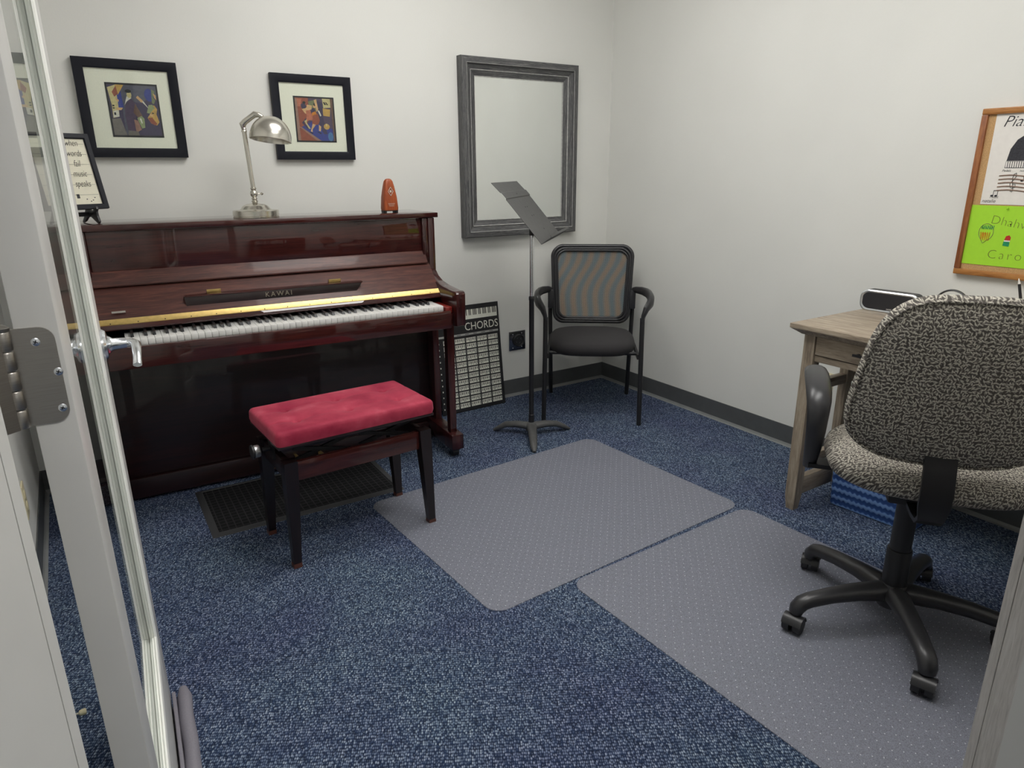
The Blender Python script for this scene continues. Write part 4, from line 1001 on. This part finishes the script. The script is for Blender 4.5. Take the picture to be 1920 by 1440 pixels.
def gout(ins, n=72):
    pts = []
    zb, zt = 0.468, 0.888
    base = rrect(-1, 1, -1, 1, 0.24, 10)
    for x, z in base:
        hwid = 0.212 + 0.018 * (z + 1) / 2
        X = x * (hwid - ins); Z = (zb + zt) / 2 + z * ((zt - zb) / 2 - ins)
        if z > 0: Z += 0.022 * (1 - x * x) * z
        else: Z += 0.008 * (1 - x * x) * z
        Y = 0.205 + 0.035 * ((Z - 0.5) / 0.4) - 0.03 * (x * x) + 0.012
        pts.append((X, Y, Z))
    return pts
bf = B()
for ins, dy, r_ in ((0.0, 0.0, 0.0105), (0.013, -0.006, 0.008), (0.024, -0.004, 0.0075)):
    bf.tube([(x, y + dy, z) for x, y, z in gout(ins)], r_, BLACKS, 10, closed=True)
obj('back_frame', bf, guest, True, 60)
mf = B(); lo_ = gout(0.028)
rings = []
for s_ in (1.0, 0.85, 0.7, 0.55, 0.4, 0.25, 0.1, 0.004):
    rings.append([(x * s_, 0.203 + 0.035 * ((0.68 + (z - 0.68) * s_ - 0.5) / 0.4) - 0.03 * (x * s_ / 0.22) ** 2 + 0.012, 0.68 + (z - 0.68) * s_) for x, y, z in lo_])
mf.loft(rings, MESHF, cap=False); 
obj('back_mesh', mf, guest, True, 80)

# ------------------------------------------------------------------ desk
desk = thing('writing_desk', 'grey oak writing desk with a drawer against the right wall', 'desk', (0, 0, 0))
DY0, DY1, DX0, DX1 = -1.780, -2.98, -0.605, -0.028
tpb = B(); tpb.b2((DX0, DY1, 0.742), (DX1, DY0, 0.760), OAK, 0.0015)
obj('desk_top', tpb, desk)
tm = B()
def rz4(i, z): return [(DX0 + i, DY1 + i, z), (DX1, DY1 + i, z), (DX1, DY0 - i, z), (DX0 + i, DY0 - i, z)]
tm.loft([rz4(0.002, 0.7418), rz4(0.030, 0.722), rz4(0.032, 0.720)], OAKX)
obj('top_moulding', tm, desk)
LEGS = []
for yy_ in (-1.846, -2.914):
    for xx_, dd in ((-0.548, 0.044), (-0.055, 0.044)):
        rings = [[(xx_ - dd / 2 * k, yy_ - 0.022 * k, z), (xx_ + dd / 2 * k, yy_ - 0.022 * k, z), (xx_ + dd / 2 * k, yy_ + 0.022 * k, z), (xx_ - dd / 2 * k, yy_ + 0.022 * k, z)] for z, k in ((0.0, 0.72), (0.06, 1.0), (0.7195, 1.0))]
        obj('leg', B().loft(rings, OAKZ), desk, True, 30)
    obj('middle_post', B().b2((-0.315, yy_ - 0.018, 0.060), (-0.279, yy_ + 0.018, 0.620), OAKZ, 0.002), desk)
    for z0, z1 in ((0.060, 0.135), (0.185, 0.222), (0.492, 0.530)):
        obj('side_rail', B().b2((-0.526, yy_ - 0.014, z0), (-0.3155 if z0 < 0.4 else -0.3155, yy_ + 0.014, z1), OAKX, 0.002), desk)
        obj('side_rail', B().b2((-0.2785, yy_ - 0.014, z0), (-0.077, yy_ + 0.014, z1), OAKX, 0.002), desk)
    obj('side_panel', B().b2((-0.525, yy_ - 0.010, 0.622), (-0.078, yy_ + 0.010, 0.7195), OAKX), desk)
obj('apron', B().b2((-0.560, -2.891, 0.622), (-0.545, -1.869, 0.646), OAK, 0.001), desk)
obj('apron', B().b2((-0.0605, -2.891, 0.622), (-0.050, -1.869, 0.7195), OAK, 0.001), desk)
obj('drawer_box', B().b2((-0.548, -2.886, 0.647), (-0.10, -1.874, 0.712), FELTB), desk, False)
for y0, y1 in ((-2.374, -1.872), (-2.888, -2.386)):
    dr = obj('drawer', B().b2((-0.566, y0, 0.650), (-0.549, y1, 0.7175), OAK, 0.0015), desk)
    yc = (y0 + y1) / 2
    hb_ = B().b2((-0.590, yc - 0.095, 0.681), (-0.584, yc + 0.095, 0.690), BLACKM, 0.001)
    for s in (-1, 1): hb_.b2((-0.586, yc + s * 0.082 - 0.004, 0.682), (-0.566, yc + s * 0.082 + 0.004, 0.689), BLACKM)
    obj('handle', hb_, dr)

# ------------------------------------------------------------------ on the desk
sp = thing('bluetooth_speaker', 'black wide speaker with silver rim on the desk by the wall', 'speaker', (-0.115, -1.885, 0.7602), R(-86))
sout = rrect(-0.112, 0.112, 0, 0.084, 0.030, 8)
def yz(ins, y):
    return [(x * (0.112 - ins) / 0.112, y, 0.042 + (z - 0.042) * (0.042 - ins) / 0.042) for x, z in sout]
obj('body', B().loft([yz(0.006, 0.030), yz(0.0, 0.022), yz(0.0, -0.022)], BLACKP), sp)
obj('rim', B().loft([yz(0.0, -0.022), yz(-0.0005, -0.028), yz(0.004, -0.031), yz(0.009, -0.029), yz(0.009, -0.026)], plain('silver_rim', (0.6, 0.62, 0.64, 1), 0.3, 0.8), cap=False), sp)
obj('grille', B().loft([yz(0.009, -0.0255), yz(0.009, -0.028)], plain('speaker_grille', (0.02, 0.02, 0.024, 1), 0.5, nscale=900, namt=0.6, bump=0.4)), sp)
text('lettering', 'DOSS', 0.008, PAPER, sp, T(0.005, -0.0285, 0.012) @ FACE_FRONT, 0.0001)
hp = thing('headphones', 'black curved headband on the desk behind the office chair', 'headphones', (-0.16, -2.125, 0.7602), R(90))
hpb = B(); hpb.tube([(0.062 * math.cos(R(a)), 0, 0.060 + 0.066 * math.sin(R(a))) for a in range(-10, 191, 10)], 0.006, BLACKS, 10, sy=0.6); obj('headband', hpb, hp)
for s in (-1, 1): obj('ear_cup', B().lathe([(0.026, -0.012), (0.030, -0.006), (0.030, 0.006), (0.024, 0.012)], BLACKS, 24, T(s * 0.062, 0, 0.031) @ Matrix.Rotation(R(90), 4, 'Y')), hp)
pc = thing('pencil_cup', 'small dark pencil cup on the desk behind the office chair', 'cup', (-0.30, -2.40, 0.7602))
obj('cup', B().lathe([(0.030, 0), (0.034, 0.003), (0.036, 0.085), (0.034, 0.085), (0.032, 0.006), (0.001, 0.005)], BLACKP, 28, cap=False), pc)
pn = B(); pn.cyl((0.012, -0.02, 0.008), (-0.002, 0.024, 0.195), 0.0045, BLACKS, 8); pn.cyl((-0.002, 0.024, 0.195), (-0.0032, 0.028, 0.212), 0.0045, PAPER, 8, 0.001)
o = obj('pencil', pn, None, True, 30); o.location = (-0.30, -2.40, 0.7602); tag(o, 'black pencil with pale tip standing upright below the cork board', 'pencil')

# ------------------------------------------------------------------ cork board and pinned drawings
cbd = thing('cork_board', 'wooden framed cork board on the right wall above desk', 'cork board', (-0.001, -2.045, 0.927))
CW, CH = 0.91, 0.583
fw = 0.021
for nm, (y0, y1, z0, z1), m in (('frame', (0, -CW, 0, fw), BOARDW), ('frame', (0, -CW, CH - fw, CH), BOARDW), ('frame', (0, -fw, fw, CH - fw), BOARDZ), ('frame', (-CW + fw, -CW, fw, CH - fw), BOARDZ)):
    obj(nm, B().b2((-0.020, y1, z0), (0, y0, z1), m, 0.003), cbd)
obj('cork', B().b2((-0.010, -CW + fw, fw), (-0.004, -fw, CH - fw), CORK), cbd, False)
def sheet(label, y0, z0, wd, ht, m, rot=0):
    t = thing('drawing_sheet', label, 'drawing', (-0.0118, y0, z0), 0, 'children drawings pinned on the cork board')
    obj('paper', B().b2((-0.0008, -wd, 0), (0, 0, ht), m), t, False); return t
s1 = sheet('white sheet with drawn grand piano pinned to the cork board', -2.091, 1.184, 0.235, 0.315, PAPER)
def L2(s_, x, z): return (-0.0012, -x, z)
dr = B(); INKG = plain('marker_black', srgb(52, 52, 58), 0.8, namt=0.3, nscale=200)
px0 = 0.058
body = [(px0, 0.148), (px0 + 0.125, 0.148), (px0 + 0.125, 0.20), (px0 + 0.105, 0.228), (px0 + 0.075, 0.238), (px0 + 0.045, 0.235), (px0 + 0.022, 0.218), (px0 + 0.006, 0.188)]
dr.poly([(-0.0011, -x, z) for x, z in body], INKG)
dr.poly([(-0.0011, -x, z) for x, z in ((px0 - 0.002, 0.124), (px0 + 0.127, 0.124), (px0 + 0.127, 0.147), (px0 - 0.001, 0.147))], INK)
for k in range(18): dr.poly([(-0.0013, -x, z) for x, z in ((px0 + k * 0.007, 0.126), (px0 + 0.0048 + k * 0.007, 0.126), (px0 + 0.0048 + k * 0.007, 0.146), (px0 + k * 0.007, 0.146))], PAPER)
STF = plain('brown_marker', srgb(142, 118, 104), 0.8, namt=0.15)
for k in range(5):
    z = 0.098 - k * 0.0125
    pts = [(0.045 + i * 0.016, z + 0.003 * math.sin(i * 0.7)) for i in range(11)]
    dr.tube([(-0.0013, -x, zz) for x, zz in pts], 0.0022, STF, 6)
cl_ = [(0.088, 0.047), (0.094, 0.044), (0.096, 0.052), (0.092, 0.070), (0.088, 0.090), (0.091, 0.104), (0.097, 0.108), (0.099, 0.098), (0.094, 0.086), (0.084, 0.074), (0.084, 0.062), (0.092, 0.056), (0.101, 0.060), (0.100, 0.070), (0.092, 0.070)]
dr.tube([(-0.0018, -x, z) for x, z in cl_], 0.0009, INK, 6)
for x, z in ((0.118, 0.082), (0.134, 0.080), (0.155, 0.070), (0.033, 0.030), (0.046, 0.030), (0.17, 0.085)):
    dr.sphere((-0.0015, -x, z), 0.004, INK, 8, (0.3, 1.2, 0.8)); dr.tube([(-0.0015, -x - 0.0035, z), (-0.0015, -x - 0.0045, z + 0.018)], 0.0008, INK, 6)
dr.tube([(-0.0015, -0.1225, 0.100), (-0.0015, -0.1385, 0.098)], 0.0013, INK, 6); dr.tube([(-0.0015, -0.0375, 0.048), (-0.0015, -0.0505, 0.048)], 0.0013, INK, 6)
obj('ink_drawing', dr, s1)
text('handwriting', 'Piano', 0.052, INK, s1, T(-0.0012, -0.024, 0.262) @ FACE_LEFT, 0.0001, shear=0.35, align='LEFT', offset=-0.0005)
text('handwriting', 'natalie', 0.017, INK, s1, T(-0.0012, -0.004, 0.006) @ FACE_LEFT, 0.0001, shear=0.3, align='LEFT')
text('handwriting', 'Music', 0.012, INK, s1, T(-0.0012, -0.027, 0.022) @ FACE_LEFT, 0.0001, shear=0.3, align='LEFT')
text('handwriting', 'notes', 0.011, INK, s1, T(-0.0012, -0.105, 0.112) @ FACE_LEFT, 0.0001, shear=0.3, align='LEFT')
text('handwriting', 'Pedals', 0.011, INK, s1, T(-0.0012, -0.050, 0.112) @ FACE_LEFT, 0.0001, shear=0.3, align='LEFT')
s2 = sheet('lime green sheet with childish drawings pinned below the white sheet', -2.054, 0.968, 0.279, 0.212, LIME)
dg = B()
def scribble(pts, m, r_=0.0009): dg.tube([(-0.0013, -x, z) for x, z in pts], r_, m, 6)
pen = plain('pencil_grey', srgb(112, 130, 50), 0.8)
scribble([(0.075 + 0.024 * math.cos(R(a)), 0.118 + 0.030 * math.sin(R(a))) for a in range(-60, 240, 20)] + [(0.070, 0.078), (0.086, 0.094)], ART['olive'])
for k in range(5): scribble([(0.058 + k * 0.0075, 0.118), (0.062 + k * 0.006, 0.088), (0.0635 + k * 0.006, 0.115)], ART['orange'], 0.0013)
for k in range(7): scribble([(0.056 + k * 0.006, 0.138 - 0.003 * (k % 2)), (0.060 + k * 0.006, 0.128), (0.062 + k * 0.006, 0.142)], ART['green'], 0.0012)
dg.poly([(-0.0013, -x, z) for x, z in ((0.136, 0.074), (0.156, 0.072), (0.157, 0.082), (0.155, 0.090), (0.137, 0.090))][::-1], ART['green'])
dg.poly([(-0.0013, -x, z) for x, z in ((0.138, 0.093), (0.157, 0.093), (0.158, 0.104), (0.152, 0.112), (0.142, 0.108))][::-1], ART['red'])
dg.b2((-0.0014, -0.157, 0.089), (-0.0012, -0.138, 0.0935), PAPER)
obj('crayon_drawing', dg, s2)
text('handwriting', 'Dhahv', 0.044, pen, s2, T(-0.0012, -0.082, 0.150) @ FACE_LEFT @ Matrix.Rotation(R(-8), 4, 'Z'), 0.0001, align='LEFT', offset=-0.001)
text('handwriting', 'Carol', 0.046, pen, s2, T(-0.0012, -0.092, 0.026) @ FACE_LEFT @ Matrix.Rotation(R(0), 4, 'Z'), 0.0001, align='LEFT', offset=-0.001, space=1.25)
pnn = B().sphere((-0.006, 0, 0), 0.0035, LIME, 12); pnn.cyl((-0.0006, 0, 0), (-0.005, 0, 0), 0.0022, LIME, 10)
o = obj('push_pin', pnn); o.location = (-0.0125, -2.185, 1.172); tag(o, 'green push pin at the top of the lime green sheet', 'push pin')

# ------------------------------------------------------------------ woven basket under the desk
bs = thing('woven_basket', 'blue woven strap basket on the carpet under the desk', 'basket', (-0.255, -2.055, 0), R(5))
bb = B(); f1 = rrect(-0.125, 0.125, -0.165, 0.165, 0.012, 4)
def bring(k, z, ins=0.0): return [(x * k * (1 - ins / 0.125), y * k * (1 - ins / 0.165), z) for x, y in f1]
bb.loft([bring(0.95, 0.003), bring(0.97, 0.01), bring(0.985, 0.10), bring(1.0, 0.185), bring(1.0, 0.190), bring(0.975, 0.190), bring(0.96, 0.10), bring(0.93, 0.012)], WEAVE)
obj('basket_body', bb, bs, True, 30)

# ------------------------------------------------------------------ office chair
OF = R(38)
off_c = thing('office_chair', 'swivel office chair with beige grain patterned fabric seat and back', 'office chair', (-0.940, -2.460, 0), OF)
# local: +x forward, +y sitter's left
bs_ = B()
for k in range(5):
    ang = R(154 + 72 * k) - OF; c_, s_ = math.cos(ang), math.sin(ang)
    pts = [(c_ * r_, s_ * r_, z) for r_, z in ((0.0, 0.105), (0.05, 0.112), (0.12, 0.113), (0.20, 0.108), (0.262, 0.098), (0.283, 0.090), (0.297, 0.074), (0.299, 0.060))]
    obj('base_leg', B().tube(pts, [0.036, 0.034, 0.029, 0.026, 0.025, 0.025, 0.024, 0.021], BLACKS, 18, sy=0.85), off_c)
    cx, cy = c_ * 0.296, s_ * 0.296
    ca = ang + (0.7, -0.5, 1.9, 0.4, -1.0)[k]; dx, dy = math.cos(ca), math.sin(ca); nx_, ny_ = -dy, dx
    ox, oy = cx + dx * 0.014, cy + dy * 0.014
    cs = B()
    for s in (-1, 1):
        cs.cyl((ox + nx_ * s * 0.006, oy + ny_ * s * 0.006, 0.0285), (ox + nx_ * s * 0.026, oy + ny_ * s * 0.026, 0.0285), 0.0250, BLACKP, 24)
    hood = [(ox + dx * 0.027 * math.cos(R(a)), oy + dy * 0.027 * math.cos(R(a)), 0.0285 + 0.029 * math.sin(R(a))) for a in range(20, 175, 12)]
    A_ = [(p[0] - nx_ * 0.028, p[1] - ny_ * 0.028, p[2]) for p in hood]; B2 = [(p[0] + nx_ * 0.028, p[1] + ny_ * 0.028, p[2]) for p in hood]
    A2_ = [(p[0] - nx_ * 0.028, p[1] - ny_ * 0.028, p[2] - 0.004) for p in hood]; B3 = [(p[0] + nx_ * 0.028, p[1] + ny_ * 0.028, p[2] - 0.004) for p in hood]
    cs.loft([A_, B2, B3, A2_, A_], BLACKS, close=False, cap=False)
    cs.cyl((cx, cy, 0.045), (cx, cy, 0.066), 0.009, BLACKM, 12)
    cst = obj('caster', cs, off_c)
obj('hub', B().lathe([(0.020, 0.062), (0.040, 0.066), (0.044, 0.09), (0.042, 0.125), (0.036, 0.140)], BLACKS, 32), off_c)
obj('column', B().lathe([(0.0335, 0.135), (0.0335, 0.245), (0.0325, 0.247), (0.0325, 0.250), (0.0285, 0.252), (0.0285, 0.435)], BLACKP, 32), off_c)
mcx = B(); mcx.b2((-0.10, -0.075, 0.432), (0.11, 0.075, 0.470), BLACKM, 0.008); mcx.cyl((0.02, -0.06, 0.44), (0.04, -0.24, 0.435), 0.006, BLACKM, 10)
obj('seat_mechanism', mcx, off_c)
st = B(); so = sup(0.232, 0.272, 2.8, 64)
st.pad(so, [(0.085, 0.431), (0.030, 0.433), (0.008, 0.446), (0.0, 0.468), (0.005, 0.488), (0.022, 0.505), (0.055, 0.516), (0.11, 0.521), (0.18, 0.522)], GRAINS, T(0.030, -0.040, 0.049))
obj('seat', st, off_c, True, 60)
# backrest: built in a local plate frame (u=y, v=z) with thickness along x
bo = sup(0.252, 0.222, 3.6, 64, taper=0.27)
lean_b = R(9)
bk_ = B()
def bmt(): return T(-0.246, -0.004, 0.812) @ Matrix.Rotation(-lean_b, 4, 'Y') @ Matrix(((0, 0, 1, 0), (1, 0, 0, 0), (0, 1, 0, 0), (0, 0, 0, 1)))
Lb = [(0.16, -0.012), (0.08, -0.010), (0.03, -0.003), (0.010, 0.006), (0.002, 0.016), (0.0, 0.026), (0.002, 0.036), (0.012, 0.048), (0.03, 0.057), (0.07, 0.063), (0.15, 0.066)]
rings = []
for ins, zz in Lb:
    rg = []
    for x, y in bo(ins):
        p = Vector((x, y, zz + 0.55 * x * x)); rg.append(bmt() @ p)
    rings.append(rg)
bk_.loft(rings, GRAINB)
back = obj('backrest', bk_, off_c, True, 60)
pipe = B(); pipe.tube([bmt() @ Vector((x, y, 0.004 + 0.55 * x * x)) for x, y in bo(0.008)], 0.003, GRAINB, 8, closed=True); pipe.tube([bmt() @ Vector((x, y, 0.048 + 0.55 * x * x)) for x, y in bo(0.010)], 0.003, GRAINB, 8, closed=True)
obj('piping', pipe, back)
jb = B(); pth = [(-0.205, 0.72), (-0.205, 0.66), (-0.222, 0.60), (-0.236, 0.55), (-0.236, 0.50), (-0.228, 0.463), (-0.205, 0.443), (-0.16, 0.438), (-0.08, 0.440)]
rings = []
for k, (x, z) in enumerate(pth):
    hw_ = 0.036 if k < 5 else 0.03
    p0 = Vector((pth[max(k - 1, 0)][0], 0, pth[max(k - 1, 0)][1])); p1 = Vector((pth[min(k + 1, len(pth) - 1)][0], 0, pth[min(k + 1, len(pth) - 1)][1])); tt = (p1 - p0).normalized(); nn = Vector((tt.z, 0, -tt.x)) * 0.006
    c0 = Vector((x, 0, z)); rings.append([c0 + nn + Vector((0, -hw_, 0)), c0 + nn + Vector((0, hw_, 0)), c0 - nn + Vector((0, hw_, 0)), c0 - nn + Vector((0, -hw_, 0))])
jb.loft(rings, BLACKP); obj('back_bar', jb, off_c, True, 50)
for s in (-1, 1):
    y = s * 0.262
    loop_ = [(0.10, 0.435), (0.085, 0.455), (0.055, 0.51), (0.035, 0.57), (0.035, 0.625), (0.055, 0.660), (0.09, 0.678), (0.15, 0.690), (0.21, 0.698), (0.26, 0.698), (0.280, 0.684), (0.26, 0.665)]
    a_ = B().tube([(x, y, z) for x, z in loop_], [0.018, 0.020, 0.024, 0.027, 0.030, 0.034, 0.036, 0.037, 0.036, 0.033, 0.026, 0.014], BLACKS, 18, sy=0.52, upv=(1, 0, 0))
    obj('armrest', a_, off_c)
    obj('arm_bracket', B().b2((0.07, s * 0.08 if s > 0 else -0.267, 0.440), (0.13, 0.267 if s > 0 else -0.08, 0.453), BLACKM), off_c)

# ------------------------------------------------------------------ door stop
dsx = thing('door_stop', 'small door stop with cream tip at floor by left wall', 'door stop', (XL + 0.005, -1.617, 0.055))
obj('rod', B().cyl((0, 0, 0), (0.092, 0, -0.002), 0.0028, plain('cream_metal', srgb(196, 192, 178), 0.35, 0.3), 12), dsx)
obj('tip', B().lathe([(0.004, 0), (0.0065, 0.002), (0.0075, 0.008), (0.008, 0.013), (0.006, 0.016)], CREAM, 18, T(0.090, 0, -0.002) @ Matrix.Rotation(R(90), 4, 'Y')), dsx)

# ------------------------------------------------------------------ bookshelf on the front wall (seen mirrored in the piano)
sf = thing('bookcase', 'dark bookcase on the front wall, seen mirrored in the piano', 'bookcase', (-1.62, YF + 0.012, 0))
SWD = wood('walnut_shelf', (0.03, 0.015, 0.01, 1), (0.06, 0.03, 0.02, 1), (0.1, 0.05, 0.03, 1), 'x', 1, 0.4)
for s in (-1, 1): obj('side_panel', B().b2((s * 0.38, 0, 0), (s * 0.36, 0.28, 1.05), SWD), sf, False)
for z in (0.06, 0.38, 0.72, 1.03): obj('shelf', B().b2((-0.3595, 0, z), (0.3595, 0.28, z + 0.02), SWD), sf, False)
obj('back_panel', B().b2((-0.3595, -0.006, 0.02), (0.3595, -0.0005, 1.05), SWD), sf, False)
x = -0.345; k = 0
bc = [plain('book_' + n, srgb(*c), 0.6) for n, c in (('white', (205, 200, 190)), ('grey', (150, 148, 144)), ('tan', (180, 160, 130)), ('maroon', (110, 30, 38)))]
bn = ['white', 'grey', 'tan', 'maroon']
while x < 0.10:
    wdt = random.uniform(0.016, 0.032); hgt = random.uniform(0.22, 0.27); ci = random.choice([0, 0, 1, 2, 0, 3])
    o = obj('book', B().b2((0, 0.03, 0), (wdt - 0.0008, 0.24, hgt), bc[ci], 0.001)); o.location = (-1.62 + x, YF + 0.012, 0.7402)
    tag(o, '%s music book standing in the bookcase mirrored in piano' % bn[ci], 'book', 'music books in the bookcase'); x += wdt; k += 1
